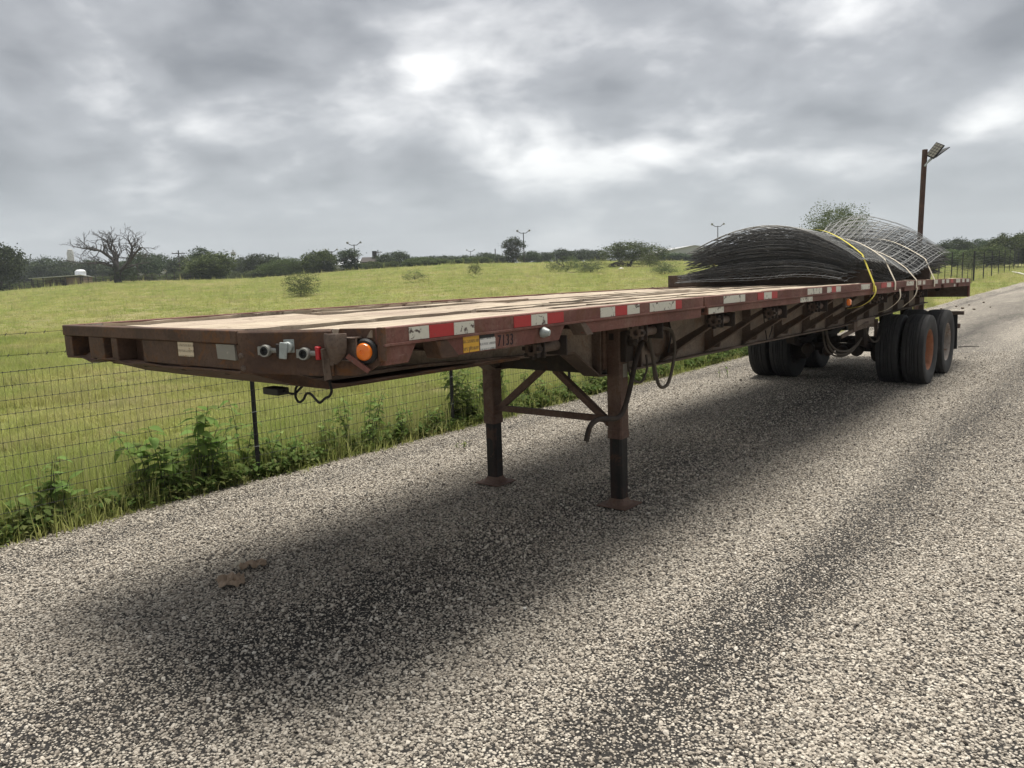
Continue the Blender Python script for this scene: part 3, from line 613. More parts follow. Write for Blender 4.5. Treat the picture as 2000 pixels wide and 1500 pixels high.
# --- coupler apron below the nose
o = MB(); zt = 1.262
pr = [(.04, zf - .190), (.26, 1.312), (.46, zt + .002), (.62, zt), (1.95, zt - .01), (1.95, zt + .006), (.62, zt + .014), (.5, zt + .024), (.30, 1.352), (.06, zf - .175)]
o.loft([[(x, l, z + (.02 if abs(l) > .9 else 0)) for x, z in pr] for l in (-1.05, -.8, 0, .45, .62)]); part(o, 'coupler_apron', M['front'], bevel=.002)
for l in (-.85, -.5, -.1, .3):
    part(MB().hexa([(.08, l, zf - .30), (.5, l, zt + .02), (.5, l + .02, zt + .02), (.08, l + .02, zf - .30)] if 0 else [(.10, l, zf - .215), (.50, l, zt + .02), (.50, l + .02, zt + .02), (.10, l + .02, zf - .215)], [(.10, l, zf - .19), (.5, l, zf - .1), (.5, l + .02, zf - .1), (.10, l + .02, zf - .19)]), 'apron_rib', M['dark'])
part(MB().lathe([(.045, -.09), (.045, -.06), (.036, -.055), (.036, -.02), (.05, 0)], (.92, 0, zt), (0, 0, 1), 16), 'king_pin', M['dark'])
# loose cable under the nose
part(MB().box(.36, .43, .20, .33, 1.225, 1.262), 'cable_junction', M['black'], bevel=.006)
cab = [(.40, .33, 1.245), (.40, .38, 1.236), (.40, .42, 1.240), (.40, .455, 1.262), (.41, .47, 1.28), (.40, .455, 1.285), (.39, .44, 1.265), (.38, .45, 1.225), (.37, .49, 1.205), (.36, .54, 1.225), (.35, .58, 1.256), (.34, .63, 1.258), (.33, .68, 1.235), (.32, .72, 1.228), (.32, .76, 1.252), (.32, .79, 1.262), (.32, .81, 1.29), (.32, .80, 1.33), (.33, .78, 1.37)]
def smooth_path(P, n=4):
    P = [Vector(p) for p in P]; out = []
    for i in range(len(P) - 1):
        a, b_, c_, d_ = P[max(i - 1, 0)], P[i], P[i + 1], P[min(i + 2, len(P) - 1)]
        for k in range(n):
            t = k / n; out.append(.5 * ((2 * b_) + (c_ - a) * t + (2 * a - 5 * b_ + 4 * c_ - d_) * t * t + (3 * b_ - a - 3 * c_ + d_) * t ** 3))
    return out + [P[-1]]
part(MB().tube(smooth_path(cab), .0062, 8), 'hanging_cable', M['rubber'])

# --- main beams
def zb(X): return float(np.interp(X, [0, .6, 1.1, 2.45, 2.62, 2.95, 3.2, 5.8, 8.8, 9.3, 14.1], [1.31, 1.30, 1.295, 1.23, 1.22, 1.015, 1.01, .99, .955, .955, 1.02]))
for sg in (1, -1):
    Xs = [.3, .6, 1.1, 1.8, 2.45, 2.62, 2.95, 3.2, 4, 5, 6, 7, 8, 8.8, 9.3, 10.5, 12, 13.2, TL - .1]; lc_ = .50 * sg
    def strip(l0, l1, f0, f1):
        o = MB(); o.loft([[(X, l0, f0(X)), (X, l1, f0(X)), (X, l1, f1(X)), (X, l0, f1(X))] for X in Xs]); return o
    wb = part(strip(lc_ - .006, lc_ + .006, lambda X: zb(X) + .014, lambda X: zd(X) - .06), 'main_beam', M['web'])
    part(strip(lc_ - .075, lc_ + .075, lambda X: zb(X), lambda X: zb(X) + .014), 'bottom_flange', M['frame'], wb)
    part(strip(lc_ - .075, lc_ + .075, lambda X: zd(X) - .06, lambda X: zd(X) - .046), 'top_flange', M['frame'], wb)
# --- cross members and outriggers
xm = 0.22; k = 0
while xm < TL - .1:
    o = MB(); z = zd(xm); o.box(xm - .004, xm + .004, -H + .095, H - .095, z - .125, z - .036); o.box(xm - .03, xm + .03, -H + .095, H - .095, z - .036, z - .031 + .0); o.box(xm - .03, xm + .03, -H + .095, H - .095, z - .130, z - .125)
    part(o, 'cross_member', M['frame']); xm += .44; k += 1
def outrigger(X, sg, full=True):
    """gusset plate with a rounded opening between web, cross member and a sloping lower edge"""
    zt_, zl = zd(X) - .131, zb(X) + .016; a0, a1 = .507 * sg, (H - .10) * sg; hh = zt_ - zl; o = MB()
    def bx(pl, w=.010): o.loft([[(X - w / 2, l, z) for l, z in pl], [(X + w / 2, l, z) for l, z in pl]])
    wd = .085
    dl, dz_ = (a1 - a0), (zt_ - .02 - zl)
    bx([(a0, zl), (a0 + wd * sg, zl + wd * .6), (a0 + wd * sg, zt_), (a0, zt_)])
    ln2 = math.hypot(dl, dz_); nx, nz = -dz_ / ln2 * sg * sg, abs(dl) / ln2
    tx_, tz_ = dl / ln2, dz_ / ln2; th = .075
    bx([(a0, zl), (a1, zt_ - .02), (a1 - tx_ * .02, zt_), (a0 + wd * sg * .5, zl + th + .04)], .011)
    # fillet in the lower corner
    cen = (a0 + (wd + .05) * sg, zl + wd * .6 + .115); r2 = .055; arc = [(cen[0] - sg * r2 * math.cos(t), cen[1] - r2 * math.sin(t)) for t in np.linspace(0, 2.2, 8)]
    bx([(a0 + wd * .5 * sg, cen[1])] + arc + [(a0 + (wd + .06) * sg, zl + .05), (a0 + wd * .5 * sg, zl + .04)], .0105)
    o.bar((X, a0, zl - .002), (X, a1, zt_ - .022), .07, .010, (0, 0, 1))
    return part(o, 'outrigger', M['frame'])
for sg in (1, -1):
    for Xo in (4.0, 4.85, 5.72, 6.6, 7.5, 8.38, 9.2): outrigger(Xo, sg)
    for Xo in (2.95, 3.55, 10.1, 10.9, 11.75, 12.5, 13.3):
        part(MB().box(Xo - .006, Xo + .006, *sorted((.507 * sg, .58 * sg)), zb(Xo) + .016, zd(Xo) - .062), 'web_stiffener', M['frame'])
# --- landing gear
XL, YL = 3.112, .62
for sg in (1, -1):
    l = YL * sg; top = zd(XL) - .14
    o = MB(); c8 = lambda w, ch_: [(XL - w, l - w + ch_), (XL - w + ch_, l - w), (XL + w - ch_, l - w), (XL + w, l - w + ch_), (XL + w, l + w - ch_), (XL + w - ch_, l + w), (XL - w + ch_, l + w), (XL - w, l + w - ch_)]
    o.prism(c8(.060, .010), 'z', .58, top); leg = part(o, 'landing_leg', M['leg'], bevel=.003)
    o = MB(); o.prism(c8(.064, .012), 'z', .535, .60); part(o, 'leg_collar', M['leg'], leg, bevel=.004)
    o = MB(); o.prism(c8(.054, .014), 'z', .06, .54); part(o, 'inner_tube', M['tube'], leg, bevel=.003)
    o = MB(); w = .128; o.loft([[(XL + a * w, l + b_ * w, z) for a, b_ in ((-1, -1), (1, -1), (1, 1), (-1, 1))] for z in (.012, .022)]); o.loft([[(XL + a * s2, l + b_ * s2, z) for a, b_ in ((-1, -.7), (-.7, -1), (.7, -1), (1, -.7), (1, .7), (.7, 1), (-.7, 1), (-1, .7))] for s2, z in ((.092, .022), (.078, .034), (.065, .055), (.058, .07))]); part(o, 'foot_plate', M['leg'], leg, bevel=.003)
    o = MB(); o.box(XL - .10, XL + .10, *sorted((l - .055 * sg, .507 * sg)), 1.06, top - .02); part(o, 'leg_mount', M['leg'], leg, bevel=.004)
    o = MB(); o.bar((XL - .02, l - .055 * sg, .64), (XL - .02, .06 * sg, 1.03), .05, .05, (1, 0, 0)); part(o, 'leg_brace', M['leg'], bevel=.004)
    o = MB(); o.hexa([(XL - .03, .10 * sg, .99), (XL - .02, .10 * sg, .99), (XL - .02, .0 + .02 * sg, 1.07), (XL - .03, .02 * sg, 1.07)], [(XL - .03, .16 * sg, 1.03), (XL - .02, .16 * sg, 1.03), (XL - .02, .16 * sg, 1.08), (XL - .03, .16 * sg, 1.08)]); part(o, 'brace_tab', M['leg'])
part(MB().box(XL - .045, XL - .012, -YL + .061, YL - .061, .65, .70), 'cross_brace', M['leg'], bevel=.004)
o = MB(); o.box(XL - .10, XL + .12, -.424, .424, 1.03, 1.045); o.box(XL - .115, XL - .1005, -.424, .424, 1.03, 1.30); part(o, 'landing_gear_bolster', M['dark'])
part(MB().tube([(XL, -.52, 1.20), (XL, .52, 1.20)], .022, 10), 'cross_shaft', M['dark'])
# gear box, decal plate and crank
o = MB(); o.box(XL - .055, XL + .055, YL + .061, YL + .11, 1.12, 1.34); o.lathe([(.035, 0), (.035, .05), (.024, .06)], (XL, YL + .11, 1.27), (0, 1, 0), 14); part(o, 'gear_box', M['dark'], bevel=.004)
part(MB().box(XL - .02, XL + .035, YL + .0605, YL + .063, 1.0, 1.10), 'worn_decal', M['stk_g'])
part(MB().box(XL - .063, XL - .0605, YL - .03, YL + .01, 1.28, 1.33), 'worn_decal', M['dark'])
cr_ = [(3.30, .76, 1.29), (3.24, .755, 1.24), (3.17, .75, 1.14), (3.07, .75, .92), (2.99, .75, .79), (2.93, .75, .745), (2.85, .75, .735), (2.73, .75, .755), (2.64, .75, .765), (2.57, .75, .755), (2.52, .75, .72), (2.48, .75, .64)]
part(MB().tube(smooth_path(cr_, 4), .019, 10), 'crank_handle', M['dark'])
o = MB(); o.lathe([(.05, 0), (.05, .05), (.03, .06)], (3.28, .74, 1.29), (0, 1, 0), 12); o.box(3.22, 3.34, .68, .75, 1.24, 1.36); part(o, 'crank_hook', M['dark'], bevel=.004)
# --- strap winches under the near rail
def winch(X, strap=None):
    z = zd(X) - .135 - .055; l = H - .075; o = MB()
    o.box(X + .09, X + .10, l - .07, l + .07, z - .055, z + .055); o.box(X - .10, X - .09, l - .06, l + .06, z - .05, z + .055)
    o.box(X - .10, X + .10, l - .07, l - .062, z - .02, z + .058)
    w_ = part(o, 'strap_winch', M['dark'], bevel=.003)
    o = MB(); o.lathe([(.030, -.12), (.030, .10), (.045, .10), (.045, .14), (.02, .14), (.02, .11)], (X, l, z), (-1, 0, 0), 16); part(o, 'winch_drum', M['frame'], w_)
    o = MB()
    for k_ in range(8):
        a = k_ * math.pi / 4; o.box(X - .142, X - .112, l + .048 * math.cos(a) - .010, l + .048 * math.cos(a) + .010, z + .048 * math.sin(a) - .010, z + .048 * math.sin(a) + .010)
    part(o, 'ratchet_wheel', M['dark'], w_)
for Xw in (1.52, 2.62, 3.78, 4.90, 6.03, 8.32, 9.45, 10.55): winch(Xw)
for Xw in (13.1, 13.55):
    part(MB().lathe([(.045, 0), (.045, .04), (.02, .04)], (14.0 - .01, H - .9 + (Xw - 13.1) * .9, 1.27), (-1, 0, 0), 12), 'sill_bolt', M['dark'])
# --- hoses
def hose(pts, r=.014, name='air_hose', mat='hose'): part(MB().tube(smooth_path(pts, 5), r, 8), name, M[mat])
hose([(3.15, .85, 1.36), (3.17, .86, 1.29), (3.22, .86, 1.17), (3.25, .86, 1.06), (3.30, .86, .94), (3.37, .86, .90), (3.46, .86, .925), (3.53, .86, 1.04), (3.57, .86, 1.18), (3.53, .86, 1.30), (3.46, .85, 1.34), (3.38, .80, 1.35)], .013)
hose([(3.12, .83, 1.34), (3.19, .85, 1.24), (3.235, .85, 1.12), (3.25, .85, 1.04), (3.27, .85, .97)], .010); hose([(3.15, .70, 1.35), (3.13, .70, 1.14), (3.17, .70, 1.0), (3.27, .70, .945), (3.36, .69, .94), (3.49, .66, 1.02), (3.55, .62, 1.12)], .009)
hose([(8.4, .50, 1.0), (8.55, .50, .78), (8.9, .52, .63), (9.4, .53, .60), (9.9, .53, .70), (10.2, .5, .86)], .014); hose([(8.5, .47, 1.0), (8.6, .48, .72), (9.0, .49, .57), (9.5, .5, .56), (9.95, .5, .66), (10.2, .47, .84)], .013); hose([(8.45, .44, 1.0), (8.6, .45, .68), (9.1, .46, .53), (9.6, .47, .53), (10.0, .47, .64), (10.2, .45, .82)], .012)
hose([(9.75, .62, .86), (9.95, .66, .68), (10.2, .68, .66), (10.35, .68, .80)], .013)
hose([(6.2, .53, 1.36), (6.22, .54, 1.2), (6.3, .53, 1.05), (6.34, .52, 1.0)], .006, 'loose_wire', 'rubber'); hose([(6.35, .54, 1.36), (6.42, .55, 1.15), (6.36, .54, 1.02)], .006, 'loose_wire', 'rubber'); hose([(3.95, .6, 1.40), (3.97, .62, 1.25), (3.95, .6, 1.1)], .007, 'loose_wire', 'rubber')
# white tag by the hoses, air tank
o = MB(); o.lathe([(.0, -.30), (.10, -.27), (.145, -.22), (.15, -.1), (.15, .1), (.145, .22), (.10, .27), (.0, .30)], (3.95, .28, 1.20), (0, 1, 0), 20, False); part(o, 'air_tank', M['frame'])
part(MB().lathe([(.115, 0), (.12, .01), (.12, .04), (.10, .05)], (3.82, .53, 1.22), (0, 1, 0), 20), 'hose_reel', M['frame'])
# side marker at mid length
o = MB(); o.box(6.78, 6.92, H - .05, H - .02, 1.32, 1.42); mk = part(o, 'side_marker', M['frame'], bevel=.004); o = MB(); o.lathe([(.036, 0), (.036, .018), (.028, .032), (.0, .036)], (6.85, H - .02, 1.372), (0, 1, 0), 18); part(o, 'amber_lens', M['amber'], mk)
# --- axles, springs, wheels
XA = (10.72, 12.02); RT = .51
def tyre_mesh():
    w = .136; pr_ = []
    for h in np.linspace(-w, w, 41):
        gr_ = any(abs(abs(h) - g_) < .006 for g_ in (.028, .075)) or abs(h) < .006
        rr = RT - .013 * (abs(h) / w) ** 4 - (.014 if gr_ else 0)
        pr_.append((rr, h))
    side = [(.497, .1385), (.485, .144), (.46, .149), (.42, .150), (.37, .146), (.33, .137), (.302, .126), (.292, .118)]
    full = [(r, -h) for r, h in side[::-1]] + pr_ + side
    return MB().lathe(full, (0, 0, 0), (0, 1, 0), 64, False)
def rim_mesh(outer):
    # outer=1 -> deep dished face looking outwards
    pr_ = [(.285, -.118), (.300, -.124), (.296, -.112), (.275, -.10), (.262, -.05), (.262, .06), (.275, .10), (.297, .112), (.302, .124), (.288, .118), (.268, .09), (.256, .03), (.245, -.035), (.20, -.055), (.16, -.058), (.14, -.05), (.135, .0), (.09, .01), (.085, .05), (.06, .06), (.0, .06)]
    return MB().lathe(pr_, (0, 0, 0), (0, 1, 0), 40, False)
tyre_me = tyre_mesh().mesh('tyre', M['tyre'], flip=True); rim_r = rim_mesh(1).mesh('rim', M['rim_rust'], flip=True, recalc=False); rim_g = rim_mesh(1).mesh('rim', M['rim_grey'], flip=True, recalc=False)
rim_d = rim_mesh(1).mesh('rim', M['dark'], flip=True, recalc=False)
nut_me = MB()
for k_ in range(10):
    a = 2 * math.pi * k_ / 10; nut_me.lathe([(.016, 0), (.016, .03), (.012, .034)], (.168 * math.cos(a), -.056, .168 * math.sin(a)), (0, 1, 0), 6)
nut_me = nut_me.mesh('wheel_nuts', M['dark'], flip=True)
for ia, X in enumerate(XA):
    for sg in (1, -1):
        for l in (1.13, .785):
            we = empty('wheel'); we.parent = trailer; we.location = (X, -l * sg, RT - .012); we.rotation_euler = (0, random.uniform(0, 6), 0 if sg > 0 else math.pi)
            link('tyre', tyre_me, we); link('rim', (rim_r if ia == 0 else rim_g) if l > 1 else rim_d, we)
            if l > 1: link('wheel_nuts', nut_me, we)
    part(MB().tube([(X, -1.2, RT - .01), (X, 1.2, RT - .01)], .062, 16), 'axle', M['dark'])
    for sg in (1, -1):
        part(MB().lathe([(.19, -.10), (.205, -.08), (.205, .10), (.19, .12)], (X, .60 * sg, RT - .01), (0, 1, 0), 28), 'brake_drum', M['dark'])
        part(MB().lathe([(.0, -.11), (.06, -.10), (.085, -.07), (.085, -.01), (.092, 0), (.085, .01), (.085, .07), (.06, .09), (.0, .10)], (X - .36, .36 * sg, .50), (1, 0, .15), 20, False), 'brake_chamber', M['dark'])
        part(MB().lathe([(.0, -.10), (.06, -.09), (.08, -.06), (.08, .06), (.06, .09), (.0, .1)], (X - .22, .10 * sg, .46), (1, 0, .1), 18, False), 'brake_chamber', M['dark'])
        o = MB()
        for j in range(5): o.loft([[(X + t * (.56 - j * .08), .50 * sg - .04, RT + .09 + .04 * (1 - t * t) + .06 * t * t * 0 - j * .016 + .05 * t * t), (X + t * (.56 - j * .08), .50 * sg + .04, RT + .09 + .04 * (1 - t * t) - j * .016 + .05 * t * t), (X + t * (.56 - j * .08), .50 * sg + .04, RT + .102 + .04 * (1 - t * t) - j * .016 + .05 * t * t), (X + t * (.56 - j * .08), .50 * sg - .04, RT + .102 + .04 * (1 - t * t) - j * .016 + .05 * t * t)] for t in np.linspace(-1, 1, 9)])
        part(o, 'leaf_spring', M['dark'])
for sg in (1, -1):
    for X in (10.05, 11.37, 12.70):
        zz_ = zb(X) - .002; o = MB(); o.loft([[(X + a, .50 * sg + b_, z) for a, b_ in ((-w, -.06), (w, -.06), (w, .06), (-w, .06))] for w, z in ((.18, zz_), (.14, .8), (.07, .60))]); part(o, 'spring_hanger', M['dark'], bevel=.004)
    o = MB(); o.bar((10.05, .50 * sg, .62), (10.72, .50 * sg, .47), .05, .05); part(o, 'radius_rod', M['dark'])
# notched slider plate and dust cap tag beside the near wheels
o = MB(); zz_ = zb(9.75) - .002; o.box(9.45, 10.35, .585, .60, zz_ - .05, zz_ + .04)
for i in range(11): o.box(9.47 + i * .082, 9.51 + i * .082, .585, .60, zz_ - .10, zz_ - .05)
part(o, 'slider_plate', M['web'])
part(MB().box(9.3, 9.45, .52, .60, .86, .99), 'valve_body', M['frame'], bevel=.006); o = MB(); o.bar((8.9, .55, .82), (9.9, .62, .93), .02, .05); part(o, 'lift_arm', M['frame'])
part(MB().box(10.30, 10.36, .60, .64, .70, .96), 'hanger_strap', M['frame'])
part(MB().box(10.42, 10.425, -.963, -.945, .53, .60), 'white_tag', M['whiteplate'])
# mud flaps and hanger bar
for sg in (1, -1):
    o = MB(); o.loft([[(12.70 + .05 * t, l, 1.0 - .72 * t) for l, t in ()] ] if 0 else [[(12.72 + .06 * t, a, .93 - .62 * t), (12.735 + .06 * t, a, .93 - .62 * t), (12.735 + .06 * t, b_, .93 - .62 * t), (12.72 + .06 * t, b_, .93 - .62 * t)] for t in np.linspace(0, 1, 6) for a, b_ in ((.64 * sg, 1.27 * sg),)]); part(o, 'mud_flap', M['rubber'])
    part(MB().box(12.70, 12.76, *sorted((.5 * sg, 1.36 * sg)), .88, .94), 'flap_hanger', M['frame'], bevel=.004)
# --- rear sill
part(MB().box(14.0, 14.07, -H, H - .03, 1.12, zd(14) - .07), 'rear_sill', M['frame'], bevel=.006); part(MB().box(13.99, 14.11, H - .03, H, 1.12, zd(14) - .075), 'sill_end', M['rail'], bevel=.005)
for sg in (1, -1): part(MB().box(14.0, 14.06, *sorted((.42 * sg, .50 * sg)), .60, 1.12), 'bumper_post', M['frame'])
part(MB().box(14.0, 14.08, -1.1, 1.1, .56, .64), 'rear_bumper', M['frame'])
# bolt heads along the main rail
for X in np.arange(.9, 13.8, .44):
    pass

# ------------------------------------------------------------------ cargo
def tw(X, l, z): x, y, _ = road_w(X, l); return (x, y, z)
def on_trailer(name, X, l, z, rz=0.0): return empty(name, tw(X, l, z), RZ + rz)
def beam_thing(Xn, Xf, h, label, l1=1.2):
    e = on_trailer('timber_beam', (Xn + Xf) / 2, 0, zd((Xn + Xf) / 2) + .006, math.atan2(Xn - Xf, 2 * l1) * 1.0)
    o = MB(); w = .055; o.box(-w, w, -l1, l1, 0.0, h); b_ = o.build('timber', M['beam'], e, bevel=.008)
    o = MB(); o.box(-w - .004, w + .004, -l1 - .004, -l1 + .02, .02, h - .02); o.build('end_grain', M['beam'], e)
    tag(e, label, 'beam', 'beams under the wire panels'); return e
beam_thing(7.83, 7.38, .150, 'brown beam lying across the deck under the front of the wire panels'); beam_thing(11.05, 11.0, .165, 'brown beam lying across the deck under the rear of the wire panels', 1.16)
# stacked welded wire panels
NP = 52; XP0, XP1 = 7.02, 12.02
def panel_z(u, X, l):
    """u 0..1 height in the stack"""
    d0 = zd(X) + .165
    z = d0 - .12 * np.exp(-((X - 9.4) / 1.1) ** 2) * (1 - u) + u * .335 + .03 * np.clip((u - .30) / .04, 0, 1)
    fr = np.exp(-((X - 7.4) / 1.5) ** 2)
    z = z + u * (.14 * fr + .03) * np.exp(-((l - .18) / .62) ** 2)
    z = z - (.10 + (.15 + .05 * (1 - fr)) * u) * np.clip((l - .42) / .7, 0, 1.3) ** 2
    z = z - (.02 + .13 * u) * np.clip((-l - .12) / .6, 0, 1.3) ** 2
    z = z - .11 * u * np.exp(-((X - 10.0) / .9) ** 2) * np.clip((l + .7), 0, 1)
    z = z + np.clip((u - .45) / .55, 0, 1) ** 2 * .56 * np.clip((X - 10.0) / 2.0, 0, 1) ** 1.7 * (1 - .62 * np.clip(l + .1, 0, 1))
    z = z - .10 * (1 - u) ** 2 * np.clip((7.55 - X) / .55, 0, 1) ** 1.5
    return np.maximum(z, zd(X) + .012)
def wire_tubes(paths, r, n=4):
    Vt, F = [], []; o0 = 0
    for P in paths:
        P = np.asarray(P); m = len(P); T = np.gradient(P, axis=0); T /= np.linalg.norm(T, axis=1)[:, None]
        s_ = np.cross(T, [0, 0, 1.]); s_ /= np.linalg.norm(s_, axis=1)[:, None] + 1e-9; u_ = np.cross(s_, T)
        a = np.arange(n) * 2 * np.pi / n + .4
        ring = P[:, None, :] + r * (np.cos(a)[None, :, None] * s_[:, None, :] + np.sin(a)[None, :, None] * u_[:, None, :])
        Vt.append(ring.reshape(-1, 3)); i = np.arange(m - 1)[:, None] * n + np.arange(n)[None, :]; j = np.arange(m - 1)[:, None] * n + (np.arange(n)[None, :] + 1) % n
        F.append(np.stack([i, j, j + n, i + n], -1).reshape(-1, 4) + o0); o0 += m * n
    return np.concatenate(Vt), np.concatenate(F)
rw = np.random.default_rng(21)
for k in range(NP):
    u = (k + .5) / NP; dX = rw.normal(0, .035) + (.12 if k < NP * .3 else 0) * -1 - (.1 if k < 4 else 0); dl = rw.normal(0, .035); rot = rw.normal(0, .008); paths = []
    wv = rw.uniform(0, 6, 6)
    def surf(X, l):
        X2 = X + dX - rot * l + .30 * (l + .7); l2 = l + .10 + .16 * u + dl + rot * (X - 9.5)
        wav = .007 * np.sin(X * 3.1 + wv[0] + l * 2) + .006 * np.sin(l * 5.3 + wv[1] + X * 1.3) + .004 * np.sin(X * 7 + wv[2])
        return np.stack([X2, -l2, panel_z(u, X2, l2) + wav * (.8 + .25 * (np.abs(l) > .8))], -1)
    for l in np.linspace(-.85, .85, 12):
        X = np.linspace(XP0 - .03, XP1 + .03, 26); paths.append(surf(X, np.full_like(X, l)))
    tx = np.linspace(XP0, XP1, 27)
    for X0 in tx:
        l = np.linspace(-.88, .88, 13); paths.append(surf(np.full_like(l, X0), l) + np.array([0, 0, .0045]))
    hi = k >= NP - 3
    Vt, F = wire_tubes(paths, .0042 if hi else .0036, 4 if hi or k < 3 else 3)
    me = arrays_mesh('reinforcing_mesh', Vt, F, M['panel_hi' if hi else 'panel']); o = link('reinforcing_mesh', me, None, (TX, TY, 0), (0, 0, RZ))
    if k == NP - 1: tag(o, 'topmost wire mesh panel of the stack, its rear end curling up', 'wire mesh', 'wire mesh panels stacked on the trailer')
    elif k == 0: tag(o, 'lowest wire mesh panel of the stack, lying on the brown beams', 'wire mesh', 'wire mesh panels stacked on the trailer')
    else: tag(o, 'grey welded wire mesh panel within the strapped stack on the trailer', 'wire mesh', 'wire mesh panels stacked on the trailer')
# straps over the panels
def strap(Xn, Xt, mat, label, tail=None, w=.06, lf=-1.2):
    e = empty('ratchet_strap', (TX, TY, 0), RZ); P = []
    for t in np.linspace(0, 1, 40):
        l = 1.1 - t * 2.2; X = Xn + (Xt - Xn) * min(1, t * 1.6); P.append(Vector((X, l, float(panel_z(1.0, X, l)) + .022)))
    pre = [Vector((Xn, H + .016, zd(Xn) - .10)), Vector((Xn, H + .016, zd(Xn) - .01)), Vector((Xn, H + .008, zd(Xn) + .014))]
    # drop straight from the edge of the load to the rail
    P = pre + [p for p in P]
    post = [Vector((Xt, -H - .01, zd(Xt) + .012)), Vector((Xt, -H - .014, zd(Xt) - .09))]; P += post
    o = MB(); rings = []
    for i, p in enumerate(P):
        t_ = (P[min(i + 1, len(P) - 1)] - P[max(i - 1, 0)]).normalized(); sd_ = Vector((1, 0, 0)); nn = sd_.cross(t_).normalized() * .0015
        tw_ = sd_ * (w / 2); rings.append([p - tw_ - nn, p + tw_ - nn, p + tw_ + nn, p - tw_ + nn])
    o.loft(rings); o.build('webbing', mat, e, flip=True, smooth=60)
    if tail:
        o = MB(); tp = smooth_path(tail, 5); rings = []
        for i, p in enumerate(tp):
            rings.append([p + Vector((-w / 2, 0, 0)), p + Vector((w / 2, 0, 0)), p + Vector((w / 2, .003, 0.003)), p + Vector((-w / 2, .003, .003))])
        o.loft(rings); o.build('loose_tail', mat, e, flip=True, smooth=60)
    tag(e, label, 'strap', 'tie-down straps over the wire panels'); return e
strap(7.72, 8.6, M['strap_y'], 'yellow webbing strap with a loose tail over the wire panels', [(7.74, H + .02, zd(7.7) - .03), (7.70, H + .04, zd(7.7) - .10), (7.55, H + .03, zd(7.7) - .18), (7.35, H - .02, zd(7.7) - .24), (7.15, H - .1, zd(7.7) - .26)])
strap(8.70, 9.3, M['strap_w'], 'narrow pale strap just behind the yellow one over the wire panels', [(8.95, H + .01, zd(8.7) - .10), (8.92, H + .02, zd(8.7) - .22), (8.7, H - .05, zd(8.7) - .33), (8.4, H - .1, zd(8.7) - .36)], .06)
strap(9.85, 10.1, M['strap_w'], 'dirty tan strap second from the rear of the panel stack', [(9.9, H + .02, zd(9.8) - .09), (9.75, H + .01, zd(9.8) - .22), (9.55, H - .08, zd(9.8) - .34)])
strap(11.0, 10.8, M['strap_w'], 'rearmost pale strap crossing the panels by the rear beam', None, .07)
ORDW = ['first', 'second', 'third', 'fourth', 'fifth', 'sixth', 'seventh', 'eighth', 'ninth', 'tenth', 'eleventh', 'twelfth']
seen_n = {}
MARKS = [(-99, 'the left edge of the picture'), (139, 'the grain silo'), (232, 'the dead tree'), (348, 'the utility pole with crossarm'), (412, 'the round bright green tree'), (500, 'the radio mast'), (560, 'the start of the long white roof'), (686, 'the floodlight pole over the dark tree'), (738, 'the small dark house'), (919, 'the smallest floodlight pole'), (1022, 'the tallest floodlight pole'), (1235, 'the wide mesquite'), (1795, 'the street lamp post')]
def by_mark(what, v, marks):
    m_ = [t for p_, t in marks if p_ <= v][-1]; k_ = (what, m_); seen_n[k_] = seen_n.get(k_, 0) + 1
    return '%s %s right of %s' % (ORDW[seen_n[k_] - 1], what, m_)
# ------------------------------------------------------------------ road-side fence
LF = -2.60
fence = empty('wire_fence', road_w(0, LF), RZ)
tag(fence, 'black post fence of woven wire with two barbed strands along the road', 'fence')
def fz(X, l=LF - .12): x, y, _ = road_w(X, l); return float(hgt(x, y))
def tpost(h):
    o = MB(); o.prism([(-.020, -.004), (.020, -.004), (.020, .004), (.004, .004), (.004, .026), (-.004, .026), (-.004, .004), (-.020, .004)], 'z', -.12, h)
    for z in np.arange(.25, h - .05, .11): o.box(-.008, .008, -.010, -.004, z, z + .03)
    return o.mesh('fence_post', M['tpost'], smooth=0)
tp_me = tpost(1.50); clip = MB()
for z in (.3, .62, .93, 1.2): clip.tube([(-.026, .0, z), (0, -.012, z + .004), (.026, 0, z)], .0035, 5)
clip_me = clip.mesh('wire_clip', M['zinc'])
Xp = [-2.95, -.45, 2.08, 4.70, 7.12, 9.6, 12.1, 14.6, 17.1, 19.6, 22.2, 24.8, 27.4, 30, 32.6, 35.3, 38, 41, 44, 47, 50.5, 54, 57.5, 61]
rf = random.Random(3)
for X in Xp:
    p = link('fence_post', tp_me, fence, (X, -(0) + .012 - .0 + np.interp(X, [0, 20, 61], [0, 0, 3.3]), fz(X)), (rf.uniform(-.02, .02), rf.uniform(-.025, .025), rf.uniform(-.3, .3))); link('wire_clips', clip_me, p)
def off(X): return float(np.interp(X, [0, 20, 61], [0, 0, 3.3]))
def strand(z, r, X0=-3.5, X1=61, step=.5, wv=.004):
    X = np.arange(X0, X1, step); s_ = rf.uniform(0, 9)
    return [(x, off(x) + .004 * math.sin(x * 1.7 + s_), fz(x) + z + wv * math.sin(x * 2.1 + s_) - .006 * abs(math.sin(math.pi * (x + .45) / 2.5))) for x in X]
for z in (1.34, 1.485):
    o = MB(); pt_ = strand(z, .0024, wv=.008); o.tube(pt_, .0022, 4)
    for X in np.arange(-3.4, 22, .127):
        a = np.interp(X, [p[0] for p in pt_], [p[2] for p in pt_]); o.tube([(X - .004, off(X) - .012, a - .010), (X, off(X), a), (X + .004, off(X) + .012, a + .010)], .0016, 3); o.tube([(X - .006, off(X) + .010, a - .011), (X, off(X), a + .001), (X + .006, off(X) - .010, a + .011)], .0016, 3)
    o.build('barbed_wire', M['wire'], fence)
